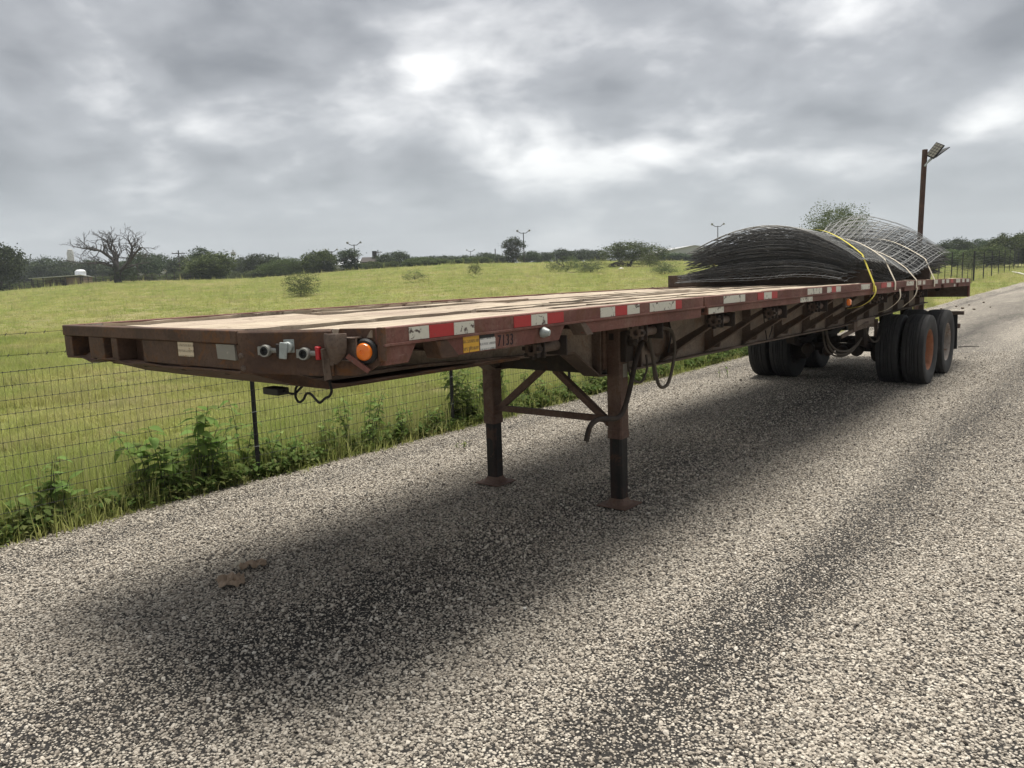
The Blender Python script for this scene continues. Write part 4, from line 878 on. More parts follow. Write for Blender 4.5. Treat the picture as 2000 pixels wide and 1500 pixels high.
for z in np.arange(.02, 1.23, .1005):
    Vt, F = wire_tubes([np.array(strand(z, .002, wv=.003))], .0019 if z < 1.15 else .0026, 4); link('line_wire', arrays_mesh('line_wire', Vt, F, M['wire']), fence)
paths = []; knots = MB()
for X in np.concatenate([np.arange(-3.4, 15, .0508), np.arange(15, 34, .0762), np.arange(34, 61, .152)]):
    t = rf.uniform(-.004, .004); s_ = .006 * math.sin(X * 3.0) + .004 * math.sin(X * .9)
    paths.append(np.array([(X + t * 0 + s_ * (z - .6), off(X) + .004 * math.sin(X * 1.7), fz(X) + z) for z in (.0, .4, .8, 1.225)]))
Vt, F = wire_tubes(paths, .0013, 3); wm = link('stay_wires', arrays_mesh('stay_wires', Vt, F, M['wire']), fence); wm['kind'] = 'stuff'
Q = []
for X in np.arange(-3.4, 9, .0508):
    for z in np.arange(.02, 1.23, .1005):
        s_ = .006 * math.sin(X * 3.0) + .004 * math.sin(X * .9); c_ = np.array([X + s_ * (z - .6), off(X) + .004 * math.sin(X * 1.7), fz(X) + z - .004 * abs(math.sin(math.pi * (X + .45) / 2.5))]); d_ = .0036
        Q += [[c_ + (-d_, -.004, -d_), c_ + (d_, -.004, -d_), c_ + (d_, -.004, d_), c_ + (-d_, -.004, d_)]]
kn = link('wire_knots', quads_mesh('wire_knots', np.array(Q), M['wire']), fence); kn['kind'] = 'stuff'
# tall fence at the far end of the road and its cross leg
fence2 = empty('tall_wire_fence', (35.0, 59.3, 0)); tag(fence2, 'tall black post fence running away at the far right end of the road', 'fence')
tall_me = MB().prism([(-.045, -.045), (.045, -.045), (.045, .045), (-.045, .045)], 'z', -.2, 2.35).mesh('tall_post', M['tpost']); thin_me = MB().prism([(-.03, -.03), (.03, -.03), (.03, .03), (-.03, .03)], 'z', -.2, 2.2).mesh('tall_post', M['tpost'])
dv = np.array([.586, .810]); ends = []
for i, s_ in enumerate((0, 7.5, 15, 22.5, 30, 37.5, 45, 53, 61, 69, 78)):
    p = dv * s_; gz_ = .012 * s_; link('fence_post', tall_me if i == 0 else thin_me, fence2, (p[0], p[1], gz_)); ends.append((p[0], p[1], gz_))
leg2 = [(0, 0, 0)]
for u, D in ((1881, 65), (1860, 71), (1836, 78), (1806, 86)):
    p = at_depth(u, 500, D); q = (p[0] - 35.0, p[1] - 59.3, float(hgt(p[0], p[1])) + .0); link('fence_post', thin_me, fence2, q); leg2.append(q)
for pts_ in (ends, leg2):
    for z in np.arange(.15, 2.2, .205):
        o = MB(); o.tube([(a, b_, c_ + z) for a, b_, c_ in pts_], .008, 4); o.build('line_wire', M['wire'], fence2)

# ------------------------------------------------------------------ weeds along the fence
def leaf_mesh(seed, L=1.0, W=.42, droop=.35):
    r = random.Random(seed); prof = [(0, .02), (.22, .72), (.48, 1.0), (.75, .62), (1.0, .0)]; o = MB(); rows = []
    for t, w in prof:
        z = .12 * t - droop * t * t; ww = W / 2 * w; x = L * t
        rows.append([(x, -ww, z + .10 * w * W), (x, 0, z), (x, ww * r.uniform(.9, 1.1), z + .10 * w * W)])
    vs = [p for rw_ in rows for p in rw_]; fs = []
    for i in range(len(rows) - 1):
        a = i * 3; fs += [(a, a + 1, a + 4, a + 3), (a + 1, a + 2, a + 5, a + 4)]
    o.add(vs, fs); return o.mesh('leaf', M['leaf_weed'], smooth=60, recalc=False)
leaf_mes = [leaf_mesh(i, 1.0, .38 + .07 * i, .25 + .12 * i) for i in range(4)]
def leaf_arr(i):
    me = leaf_mes[i]; v = np.empty(len(me.vertices) * 3); me.vertices.foreach_get('co', v); return v.reshape(-1, 3), np.array([list(p.vertices) for p in me.polygons])
LA = [leaf_arr(i) for i in range(4)]
def weed(X, l, h, nst, size, label, as_parts, seed, spread=.10):
    r = random.Random(seed); x, y, _ = road_w(X, l); e = empty('weed_plant', (x, y, float(hgt(x, y))), RZ + r.uniform(0, 6)); st = MB(); VV, FF = [], []; o0 = 0; cnt = 0
    for s_ in range(nst):
        a = r.uniform(0, 6.28); hh = h * r.uniform(.62, 1.0); bx_, by_ = r.gauss(0, spread * .5), r.gauss(0, spread * .5); lx, ly = r.gauss(0, .16) * hh, r.gauss(0, .16) * hh
        pth = [Vector((bx_ + lx * t * t, by_ + ly * t * t, -.02 + hh * t)) for t in (0, .25, .5, .75, 1)]; st.tube(pth, [.006, .0055, .0045, .0035, .002], 5)
        nl = max(6, int(hh / .034)); ph = r.uniform(0, 6)
        for j in range(nl):
            t = .12 + .88 * (j + .5) / nl; ph += 2.4 + r.uniform(-.4, .4); P_ = Vector((bx_ + lx * t * t, by_ + ly * t * t, -.02 + hh * t))
            sz = size * r.uniform(.6, 1.15) * (1.0 - .35 * max(0, t - .6)) ; pit = r.uniform(-.5, .55); rl = r.uniform(-.5, .5); k = r.randrange(4)
            if as_parts: link('leaf', leaf_mes[k], e, P_, (rl, -pit, ph), (sz, sz, sz))
            else:
                Mx = (Matrix.Rotation(ph, 3, 'Z') @ Matrix.Rotation(-pit, 3, 'Y') @ Matrix.Rotation(rl, 3, 'X')); v = LA[k][0] * sz @ np.array(Mx).T + np.array(P_); VV.append(v); FF.append(LA[k][1] + o0); o0 += len(v)
            cnt += 1
    st.build('stems', M['stem'], e, smooth=60)
    if VV: link('foliage', arrays_mesh('foliage', np.concatenate(VV), np.concatenate(FF), M['leaf_weed']), e)
    tag(e, label, 'weed', 'leafy weeds along the wire fence'); return cnt
G0 = 'leafy green weed in the strip between gravel and wire fence'
tot = 0
for i, (X, l, h, n_, sz, lab) in enumerate([(-.22, -2.76, .44, 6, .16, 'leafy weed clump at the fence by the left edge of the picture'), (.42, -2.78, .56, 6, .14, 'leafy weed with one tall stem second from the left edge'), (1.22, -2.74, .70, 6, .17, 'broad leafy weed left of the first visible fence post'), (1.62, -2.72, .80, 6, .18, 'tallest broad-leaved weed left of the first visible fence post'), (2.16, -2.78, .88, 2, .13, 'tall thin weed rising behind the first visible fence post')]): tot += weed(X, l, h, n_, sz, lab, True, 50 + i)
rr = random.Random(77)
PMARKS = [(-9, 'the left edge of the picture'), (2.08, 'the first visible fence post'), (4.7, 'the second visible fence post'), (7.12, 'the third visible fence post'), (9.6, 'the fourth visible fence post')]
for X, h, n_, sz in [(-.9, .4, 4, .1), (.1, .3, 5, .10), (.75, .26, 4, .09), (1.05, .34, 4, .11), (1.42, .42, 5, .12), (1.85, .46, 5, .12), (2.3, .40, 5, .11), (2.55, .36, 5, .10), (2.8, .30, 5, .09), (3.0, .36, 5, .09), (3.25, .58, 3, .10), (3.5, .34, 6, .09), (3.72, .56, 3, .10), (3.95, .36, 6, .08), (4.2, .42, 5, .09), (4.45, .32, 6, .08), (4.95, .92, 4, .13), (5.1, .55, 5, .11), (5.4, .70, 4, .11), (5.65, .45, 6, .09), (5.95, .72, 4, .11), (6.3, .48, 6, .09), (6.7, .40, 6, .09), (7.5, .32, 6, .08), (8.0, .38, 7, .08), (8.5, .34, 7, .08), (9.0, .40, 7, .09), (9.5, .36, 7, .08), (10.1, .42, 7, .09), (10.7, .40, 7, .08), (11.3, .45, 7, .09), (11.9, .42, 7, .09), (12.5, .48, 7, .09), (13.2, .4, 7, .09)]:
    weed(X, -2.78 + rr.uniform(-.12, .1), h * 1.08, n_ + 1, sz * 1.12, by_mark('leafy weed clump at the fence', X, PMARKS), False, int(X * 100) + 900)
weed(10.05, -1.62, .26, 2, .05, 'small weed sprig growing by the far front wheel', False, 4001); weed(4.05, -1.85, .10, 3, .035, 'tiny green sprig on the open gravel beside the far landing leg', False, 4002)
# low ground cover between gravel and fence
def sprig(seed, n, L, h):
    r = np.random.default_rng(seed); VV, FF = [], []; o0 = 0
    for i in range(n):
        k = r.integers(0, 4); Mx = Matrix.Rotation(r.uniform(0, 6.28), 3, 'Z') @ Matrix.Rotation(-r.uniform(-.2, .9), 3, 'Y') @ Matrix.Rotation(r.uniform(-.6, .6), 3, 'X')
        v = LA[k][0] * L * r.uniform(.5, 1.2) @ np.array(Mx).T + np.array([r.normal(0, .04), r.normal(0, .04), r.uniform(0, h)]); VV.append(v); FF.append(LA[k][1] + o0); o0 += len(v)
    return arrays_mesh('sprig', np.concatenate(VV), np.concatenate(FF), M['leaf_ground'])
sp = [sprig(i, 22, .045, .10) for i in range(3)] + [sprig(7, 16, .07, .18)]
n = 4200; Xs_ = rng.uniform(-1.5, 16, n); ls_ = -2.56 - np.abs(rng.normal(0, .20, n)); P3 = np.array([road_w(a, b_) for a, b_ in zip(Xs_, ls_)]); P3[:, 2] = hgt(P3[:, 0], P3[:, 1]) - .01
dens = np.array([mnoise.noise(Vector((a * .8, 2.0, 0))) for a in Xs_]); kp = rng.random(n) < np.clip(.62 + dens * .8 + (Xs_ > 6) * .3, .25, 1); P3 = P3[kp]; n = len(P3)
gc = scatter('ground_cover', P3, np.stack([rng.normal(0, .15, n), rng.normal(0, .15, n), rng.uniform(0, 6.28, n)], -1), np.repeat(rng.uniform(.6, 1.5, (n, 1)), 3, 1), rng.integers(0, 4, n), sp)
tag(gc, 'low green weeds carpeting the gravel edge under the fence', 'weeds', kind='stuff')

# ------------------------------------------------------------------ trees
def crown_mesh(name, lobes, ncl, per, leaf, cr, mat, seed, shell=.55):
    r = np.random.default_rng(seed); vol = np.array([l[3] * l[4] * l[5] for l in lobes]) ** .67; vol /= vol.sum(); li = r.choice(len(lobes), ncl, p=vol); L_ = np.array(lobes)[li]
    d = r.normal(size=(ncl, 3)); d /= np.linalg.norm(d, axis=1)[:, None]; rad = shell + (1 - shell) * r.random(ncl) ** .6; rad *= r.uniform(.82, 1.12, ncl)
    C_ = L_[:, :3] + d * rad[:, None] * L_[:, 3:6]; C_ = C_[C_[:, 2] > .15]
    crs = cr * r.uniform(.5, 1.3, len(C_)); P_ = np.repeat(C_, per, 0) + r.normal(size=(len(C_) * per, 3)) * np.repeat(crs, per)[:, None] * np.array([.55, .55, .42]); m = len(P_)
    a = r.normal(size=(m, 3)); a /= np.linalg.norm(a, axis=1)[:, None]; b_ = np.cross(a, r.normal(size=(m, 3))); b_ /= np.linalg.norm(b_, axis=1)[:, None]
    s_ = leaf * r.uniform(.5, 1.3, m)[:, None]
    return quads_mesh(name, np.stack([P_ - a * s_, P_ + b_ * s_ * .55, P_ + a * s_, P_ - b_ * s_ * .55], 1), mat)
def limbs(o, p, d, L_, r_, depth, rnd, up=.25, split=(2, 3), shrink=.72, bend=.25):
    n_ = 4; P_ = [p.copy()]; dd = d.copy()
    for i in range(n_):
        dd = (dd + Vector((rnd.gauss(0, bend), rnd.gauss(0, bend), rnd.gauss(0, bend) * .6 + up * .12))).normalized(); P_.append(P_[-1] + dd * L_ / n_)
    o.tube(P_, list(np.linspace(r_, r_ * .62, n_ + 1)), 6 if r_ > .05 else 4, False)
    if depth > 0:
        for k in range(rnd.randint(*split)):
            ax = Vector((rnd.gauss(0, 1), rnd.gauss(0, 1), rnd.gauss(0, .5))).normalized(); nd_ = (dd + ax * rnd.uniform(.45, .95)).normalized()
            st = P_[-1] if k < 2 else P_[rnd.choice((2, 3))]
            limbs(o, st, nd_, L_ * shrink * rnd.uniform(.8, 1.15), r_ * .60, depth - 1, rnd, up, split, shrink, bend)
def trunk_mesh(h, r_, seed, depth=3):
    o = MB(); rd = random.Random(seed); limbs(o, Vector((0, 0, -.3)), Vector((0, 0, 1)), h * .32, r_, 0, rd)
    for k in range(4):
        a = k * 1.57 + rd.uniform(-.4, .4); limbs(o, Vector((0, 0, h * .26)), Vector((math.cos(a) * .7, math.sin(a) * .7, .8)).normalized(), h * .28, r_ * .6, depth - 1, rd)
    return o.mesh('trunk', M['bark'], smooth=60, recalc=False)
PR = {}
PR['oak'] = [(6.0, 6.6, crown_mesh('crown', [(0, 0, 3.9, 2.5, 2.5, 1.8), (1.7, .5, 3.2, 1.6, 1.6, 1.4), (-1.7, -.4, 3.3, 1.6, 1.7, 1.5), (.3, -1.4, 3.0, 1.8, 1.5, 1.5), (-.4, 1.3, 4.5, 1.4, 1.4, 1.2), (.2, 0, 1.4, 2.4, 2.2, 1.2)], 330, 26, .15, .62, M['leaf_dark'], 1 + s), trunk_mesh(6, .2, s)) for s in range(3)]
PR['round'] = [(5.0, 7.0, crown_mesh('crown', [(0, 0, 2.9, 2.6, 2.4, 1.9), (1.9, 0, 2.2, 1.5, 1.6, 1.7), (-1.9, .2, 2.3, 1.5, 1.5, 1.7), (-1.2, .3, 4.0, .9, .9, .9)], 420, 30, .13, .5, M['leaf_mid'], 21 + s), trunk_mesh(5, .2, 30 + s)) for s in range(2)]
PR['mesq'] = [(5.0, 8.0, crown_mesh('crown', [(0, 0, 3.0, 2.9, 2.4, 1.6), (2.2, 0, 2.5, 1.6, 1.6, 1.3), (-2.2, .2, 2.5, 1.6, 1.5, 1.4), (-.5, 0, 4.0, 1.6, 1.4, .9), (.5, 0, 1.4, 3.0, 2.2, 1.0)], 520, 30, .085, .5, M['leaf_mid'], 41 + s, .35), trunk_mesh(5, .16, 40 + s)) for s in range(2)]
PR['pale'] = [(3.0, 4.0, crown_mesh('crown', [(0, 0, 1.6, 1.6, 1.5, 1.2), (1.0, .2, 1.2, .9, .9, .9), (-1.0, 0, 1.3, 1.0, .9, 1.0), (0, 0, .6, 1.6, 1.5, .55)], 210, 30, .045, .34, M['leaf_pale'], 61 + s, .3), trunk_mesh(3, .06, 60 + s)) for s in range(2)]
PR['sparse'] = [(3.0, 3.2, crown_mesh('crown', [(0, 0, 1.8, 1.3, 1.2, 1.1), (.6, 0, 1.1, .9, .8, .7), (-.7, .1, 1.3, .8, .8, .8)], 130, 26, .042, .30, M['leaf_pale'], 81 + s, .3), trunk_mesh(3, .05, 80 + s)) for s in range(2)]
PR['fine'] = [(4.0, 4.0, crown_mesh('crown', [(0, 0, 3.0, 1.5, 1.4, 1.0), (1.0, .2, 2.4, 1.0, .9, .9), (-1.1, 0, 2.6, 1.0, .9, .8), (0, 0, 1.6, 1.5, 1.3, .9)], 520, 44, .036, .30, M['leaf_pale'], 171, .35), trunk_mesh(3.6, .06, 170))]
PR['tall'] = [(8.0, 5.5, crown_mesh('crown', [(0, 0, 6.2, 1.5, 1.4, 1.5), (1.2, 0, 5.0, 1.2, 1.2, 1.2), (-1.3, .3, 5.4, 1.3, 1.2, 1.0), (.2, .4, 3.6, 1.8, 1.5, 1.3), (.0, 0, 1.8, 1.6, 1.6, 1.4)], 210, 24, .16, .6, M['leaf_dark'], 91 + s, .4), trunk_mesh(8, .22, 90 + s)) for s in range(2)]
tcount = 0
def ext(me):
    v = np.empty(len(me.vertices) * 3, np.float32); me.vertices.foreach_get('co', v); v = v.reshape(-1, 3)
    return float(np.mean([np.percentile(v[:, k], 98) - np.percentile(v[:, k], 2) for k in (0, 1)])), float(np.percentile(v[:, 2], 98.5))
def tree(u, vtop, wpx, D, kind, label, name='tree', cat='tree', group='trees beyond the field', vbase=None):
    global tcount; tcount += 1
    if vbase is not None: B = on_ground(u, vbase, D); D = B[1]
    else: p = at_depth(u, 540, D); B = np.array([p[0], p[1], float(hgt(p[0], p[1]))])
    cm, tm_ = PR[kind][tcount % len(PR[kind])][2:]; w0, h0 = ext(cm)
    top = at_depth(u, vtop, D)[2]; sz = max(.3, (top - B[2]) / h0); sxy = wpx * D / FPX / w0
    e = empty(name, tuple(B), random.uniform(0, 6.28)); e.scale = (sxy, sxy, sz)
    link('crown', cm, e); link('trunk', tm_, e); tag(e, label, cat, group); return e
DK = 'dark green tree in the far belt of trees beyond the field'
for u, vt, w, D in sorted([(-30, 500, 70, 190), (52, 509, 60, 210), (95, 506, 66, 200), (140, 512, 60, 210), (185, 510, 60, 205), (230, 512, 60, 200), (285, 497, 62, 165), (318, 500, 40, 190), (352, 503, 40, 170), (475, 506, 40, 190), (505, 499, 62, 160), (545, 503, 50, 175), (590, 512, 50, 170), (770, 493, 56, 165), (742, 506, 36, 170), (815, 503, 46, 180), (848, 501, 46, 180), (880, 500, 44, 180), (912, 500, 42, 190), (945, 495, 44, 175), (975, 497, 40, 180), (1035, 492, 38, 175), (1062, 494, 40, 185), (1102, 488, 44, 190), (1135, 489, 46, 195), (1165, 490, 44, 190), (1310, 494, 70, 170), (1360, 497, 50, 170), (1830, 480, 60, 150), (1862, 470, 62, 140), (1905, 471, 56, 150), (1935, 470, 50, 145)]):
    tree(u, vt, w, D, 'oak', by_mark('dark tree of the far belt', u, MARKS))
tree(-6, 474, 78, 120, 'oak', 'big dark tree cut by the left edge of the picture')
tree(395, 487, 46, 136, 'tall', 'taller tree rising just behind the round green tree'); tree(412, 497, 100, 128, 'round', 'round bright green tree right of the dead tree')
tree(625, 492, 66, 134, 'round', 'mid green tree in front of the long white roof'); tree(686, 489, 48, 132, 'tall', 'dark tree beside the twin floodlight pole with white roofs'); tree(560, 506, 70, 134, 'mesq', 'low spreading shrub left of the long white roof', 'shrub', 'shrub')
tree(1003, 466, 34, 150, 'tall', 'lone dark tree left of the tallest floodlight pole'); tree(1235, 474, 104, 116, 'mesq', 'wide mesquite tree left of the grey warehouse')
tree(1270, 494, 52, 100, 'pale', 'pale green bush at the right foot of the wide mesquite', 'bush', 'bush', 'bushes in the field')
tree(590, 535, 74, 140, 'pale', 'lone pale bush standing in the open field', 'bush', 'bush', 'bushes in the field', 580)
tree(810, 527, 40, 140, 'sparse', 'thin open sapling right of the lone pale bush', 'bush', 'bush', 'bushes in the field', 553)
tree(928, 508, 26, 140, 'sparse', 'small spindly sapling left of the tallest floodlight pole', 'bush', 'bush', 'bushes in the field', 544)
tree(1102, 502, 58, 140, 'pale', 'left one of the two pale bushes before the brush pile', 'bush', 'bush', 'bushes in the field', 532); tree(1152, 508, 62, 140, 'pale', 'right one of the two pale bushes before the brush pile', 'bush', 'bush', 'bushes in the field', 533)
tree(1300, 512, 56, 140, 'pale', 'bright pale bush just left of the stacked wire panels', 'bush', 'bush', 'bushes in the field', 537)
tree(75, 546, 30, 132, 'pale', 'small green bush by the low corral shed', 'bush', 'bush', 'bushes in the field'); tree(410, 541, 36, 126, 'pale', 'small bush at the foot of the round green tree', 'bush', 'bush', 'bushes in the field')
tree(1632, 408, 118, 62, 'fine', 'pale leafy tree showing above the stacked wire panels')
for u, vt, w, D, lab in [(1860, 490, 76, 110, 'bush behind the tall fence nearest the trailer'), (1925, 484, 80, 105, 'bush behind the tall fence right of the corner post'), (1975, 462, 76, 110, 'tree on the rise at the right edge of the picture'), (2010, 454, 60, 112, 'tree cut by the right edge of the picture'), (1895, 503, 50, 90, 'low bush beside the corner post of the tall fence'), (1958, 500, 66, 118, 'low bush at the far end of the tall fence')]:
    tree(u, vt, w, D, 'round' if w > 55 else 'pale', 'green ' + lab, 'bush' if 'bush' in lab else 'tree', 'bush' if 'bush' in lab else 'tree', 'greenery by the far fence')
# far wood closing the horizon behind everything
nw = 420; th_ = rng.uniform(R(-62), R(62), nw); rd_ = rng.uniform(250, 420, nw); wx, wy = rd_ * np.sin(th_), rd_ * np.cos(th_)
fw = scatter('far_wood', np.stack([wx, wy, hgt(wx, wy) - .6], -1), np.stack([np.zeros(nw), np.zeros(nw), rng.uniform(0, 6.28, nw)], -1), np.stack([rng.uniform(1.4, 2.4, nw)] * 2 + [np.interp(th_, [-.6, -.2, .1, .35, .6], [.95, .75, .45, .6, .6]) * rng.uniform(.7, 1.1, nw)], -1), rng.integers(0, 3, nw), [PR['oak'][i][2] for i in range(3)])
tag(fw, 'far dark wood along the horizon behind the fields', 'wood', kind='stuff')
# hedge-like low growth along the field edge: many low shrubs
rb = random.Random(12)
for u in range(20, 960, 34):
    hzv = 572 - .0355 * u; tree(u + rb.uniform(-8, 8), np.interp(u, [0, 250, 500, 700, 960], [556, 538, 524, 514, 502]) + rb.uniform(-6, 9), rb.uniform(26, 66), rb.uniform(134, 146), rb.choice(('mesq', 'round', 'pale', 'mesq')), by_mark('low hedge shrub', u, MARKS), 'shrub', 'shrub', 'shrubs along the far field edge')
# dead tree
def dead_tree():
    B = on_ground(232, 553, 128); D = B[1]; s_ = D / FPX; o = MB(); rd = random.Random(44)
    def P_(u, v, dy=0.0): p = at_depth(u, v, D + dy); return Vector(p - B)
    def limb(pts_, r0, r1, dy):
        P3_ = smooth_path([P_(u, v, dy * i / max(1, len(pts_) - 1)) for i, (u, v) in enumerate(pts_)], 3); n_ = len(P3_); o.tube(P3_, list(np.linspace(r0, r1, n_)), 6, False)
        for i in range(2, n_):
            for k in range(2 if i > n_ * .35 else 1):
                d_ = (P3_[i] - P3_[i - 1]).normalized(); sd_ = Vector((rd.gauss(0, 1), rd.gauss(0, 1), rd.gauss(.25, .8))).normalized()
                limbs(o, P3_[i], (d_ * .7 + sd_ * .8).normalized(), rd.uniform(.8, 2.2) * (1.15 - .5 * i / n_), max(.02, np.interp(i, [0, n_], [r0, r1]) * .42), 2, rd, .3, (2, 3), .62, .3)
    o.tube([P_(231, 556), P_(230, 540), P_(229, 522)], [.62, .55, .6], 9, False)
    limb([(229, 526), (220, 500), (205, 487), (190, 477), (172, 474), (150, 471), (128, 466)], .36, .05, -1.5); limb([(228, 524), (222, 490), (212, 470), (205, 455), (194, 448)], .34, .05, 1.5); limb([(229, 526), (228, 495), (222, 470), (212, 452)], .26, .04, 2.5)
    limb([(233, 526), (252, 505), (258, 490), (260, 470), (252, 452), (252, 443)], .34, .04, .5); limb([(235, 526), (258, 498), (272, 478), (283, 470), (296, 482)], .28, .04, -2); limb([(230, 522), (200, 505), (180, 508), (160, 505)], .22, .04, -2.5); limb([(228, 520), (190, 506), (150, 506), (115, 500)], .16, .03, 3); limb([(234, 524), (270, 510), (300, 505)], .18, .03, 2)
    e = empty('dead_tree', tuple(B)); o.build('trunk', M['deadwood'], e, smooth=60, recalc=False); link('crown', crown_mesh('crown', [(0, 0, 1.5, 1.1, 1.0, 1.6), (1.9, .4, 1.4, 1.0, .9, 1.2)], 90, 20, .11, .4, M['leaf_dark'], 5), e); e.scale = (.9, .9, .84); tag(e, 'bare dead tree with spreading branches at the far field edge', 'dead tree')
dead_tree()

# ------------------------------------------------------------------ buildings and poles far off
M['roofw'] = plain('white_metal_roof', (.62, .64, .66), .5, 0, .08, .6); M['wallg'] = plain('pale_metal_wall', (.36, .37, .38), .7, 0, .1, .5); M['walltan'] = plain('weathered_board', (.22, .16, .12), .9, 0, .3, 2); M['conc'] = plain('old_concrete', (.36, .35, .33), .9, 0, .15, .3)
def gable(name, u0, u1, veave, vridge, D, label, wall, roof, depth=12, ridge_u=None, doors=()):
    a, b_ = at_depth(u0, veave, D), at_depth(u1, veave, D); c_ = (a + b_) / 2; w = abs(b_[0] - a[0]); zg = float(hgt(c_[0], c_[1])); ze = min(a[2], b_[2]) - zg; zr = at_depth((u0 + u1) / 2, vridge, D)[2] - zg
    e = empty(name, (c_[0], c_[1], zg), .06); o = MB(); o.box(-w / 2, w / 2, 0, depth, -.5, ze); e2 = o.build('wall', wall, e)
    if ridge_u == 'front':   # gable end faces the viewer
        o = MB(); o.prism([(-w / 2, ze), (w / 2, ze), (0, zr)], 'y', 0.0, depth); o.build('gable', wall, e)
        o = MB(); o.loft([[(-w / 2 - .3, y, ze - .1), (0, y, zr), (w / 2 + .3, y, ze - .1), (w / 2 + .3, y, ze + .12), (0, y, zr + .22), (-w / 2 - .3, y, ze + .12)] for y in (-.4, depth + .4)]); o.build('roof', roof, e)
    else:
        o = MB(); o.loft([[(x, -.4, ze - .1), (x, depth / 2, zr), (x, depth + .4, ze - .1), (x, depth + .4, ze + .1), (x, depth / 2, zr + .2), (x, -.4, ze + .1)] for x in (-w / 2 - .3, w / 2 + .3)]); o.build('roof', roof, e)
    for x0, x1, z1 in doors: MB().box(x0 * w, x1 * w, -.06, .02, 0, z1 * ze).build('door', M['dark'], e)
    tag(e, label, 'building'); return e
gable('farm_building', 560, 700, 517, 509, 215, 'long low building with a white metal roof behind the trees', M['wallg'], M['roofw'], 26, None, ((-.3, -.2, .7), (.1, .2, .7)))
gable('farm_building', 716, 760, 521, 516, 175, 'small white roofed building left of the wooden utility pole', M['wallg'], M['roofw'], 9, None, ((-.2, .1, .8),)); gable('farm_building', 268, 300, 529, 525, 180, 'white roofed building half hidden behind the dead tree', M['wallg'], M['roofw'], 8)
hs = gable('house', 706, 732, 512, 503, 165, 'small dark house beside the dark tree', M['walltan'], M['dark'], 9, None, ((-.1, .1, .8),)); MB().box(.6, 1.5, 3, 4, 2.0, 4.4).build('chimney', M['dark'], hs)
gable('warehouse', 1272, 1440, 491, 480, 240, 'big pale grey metal warehouse behind the bushes', M['wallg'], M['wallg'], 40, 'front', ((.05, .12, .55), (-.3, -.2, .6)))
# low shed with corral rails on the left
p = at_depth(118, 552, 124); zg = float(hgt(p[0], p[1])); e = empty('corral_shed', (p[0], p[1], zg), .12)
MB().hexa([(-4.2, -1, 1.45), (3.6, -1, 1.75), (3.6, 4, 1.45), (-4.2, 4, 1.2)], [(-4.2, -1, 1.53), (3.6, -1, 1.83), (3.6, 4, 1.53), (-4.2, 4, 1.28)]).build('roof', M['roofw'], e)
MB().box(-3.8, 1.0, 3.8, 3.9, -.3, 1.2).build('wall', M['walltan'], e); MB().box(1.0, 3.4, -.2, 3.7, -.3, 1.45).build('wall', M['walltan'], e)
for x in (-3.9, -2.2, -.6, 1.0, 3.3): MB().box(x, x + .14, -.9, -.76, -.3, 1.52).build('post', M['deadwood'], e)
tag(e, 'low open shed with a pale flat roof by the corral', 'shed')
p = at_depth(158, 541, 126); o = MB(); o.lathe([(.8, 0), (.8, .9), (.5, 1.15), (.1, 1.2)], (0, 0, 0), (0, 0, 1), 16); o.lathe([(.07, -1.8), (.07, 0)], (.5, 0, 0), (0, 0, 1), 6); o.lathe([(.07, -1.8), (.07, 0)], (-.5, 0, 0), (0, 0, 1), 6); tag(o.build('water_tank', M['roofw'], None, loc=tuple(p)), 'small white tank on legs above the low shed', 'tank')
cf = empty('corral_fence', (0, 0, 0)); pr_pts = []
for i, u in enumerate(range(20, 420, 14)):
    p = at_depth(u + rb.uniform(-3, 3), 552, rb.uniform(124, 127) if u < 190 else 131); z = float(hgt(p[0], p[1])); h = rb.uniform(1.2, 1.7); pr_pts.append((p[0], p[1], z)); MB().tube([(p[0], p[1], z - .3), (p[0] + rb.uniform(-.1, .1), p[1], z + h)], .07, 6).build('fence_post', M['deadwood'], cf)
for z in (.45, .85, 1.2): MB().tube([(a, b_, c_ + z) for a, b_, c_ in pr_pts], .035, 5).build('fence_rail', M['deadwood'], cf)
tag(cf, 'rough wooden corral fence in front of the dead tree', 'fence')
p = at_depth(139, 512, 620); ztop = at_depth(139, 488, 620)[2]; o = MB(); zb_ = p[2] - 14; o.lathe([(2.4, zb_), (2.4, ztop - 1.6), (1.9, ztop - 1.4), (1.9, ztop)], (p[0], p[1], 0), (0, 0, 1), 18)
e = empty('grain_silo', (p[0], p[1], zb_)); o2 = MB(); o2.lathe([(2.4, 0), (2.4, ztop - 1.6 - zb_), (1.9, ztop - 1.4 - zb_)], (0, 0, 0), (0, 0, 1), 18); o2.build('tower', M['conc'], e); o2 = MB(); o2.lathe([(1.9, ztop - 1.4 - zb_), (1.9, ztop - zb_), (1.0, ztop + .5 - zb_)], (0, 0, 0), (0, 0, 1), 14); o2.build('headhouse', M['conc'], e); MB().box(2, 12, -3, 3, 0, 7).build('annex', M['conc'], e); tag(e, 'tall concrete grain silo on the skyline left of the dead tree', 'silo')
def utility_pole(u, vtop, D, label, arm=1.2, r_=.15):
    t = at_depth(u, vtop, D); z = float(hgt(t[0], t[1])); h = t[2] - z; e = empty('utility_pole', (t[0], t[1], z), .2); MB().lathe([(r_, -.3), (r_ * .7, h)], (0, 0, 0), (0, 0, 1), 8).build('pole', M['deadwood'], e)
    if arm:
        MB().box(-arm, arm, -.07, .07, h - .65, h - .5).build('crossarm', M['deadwood'], e)
        for x in (-.9, -.3, .6): MB().lathe([(.05, 0), (.08, .08), (.04, .2)], (x * arm, 0, h - .5), (0, 0, 1), 8).build('insulator', M['conc'], e)
    tag(e, label, 'utility pole', 'poles on the skyline')
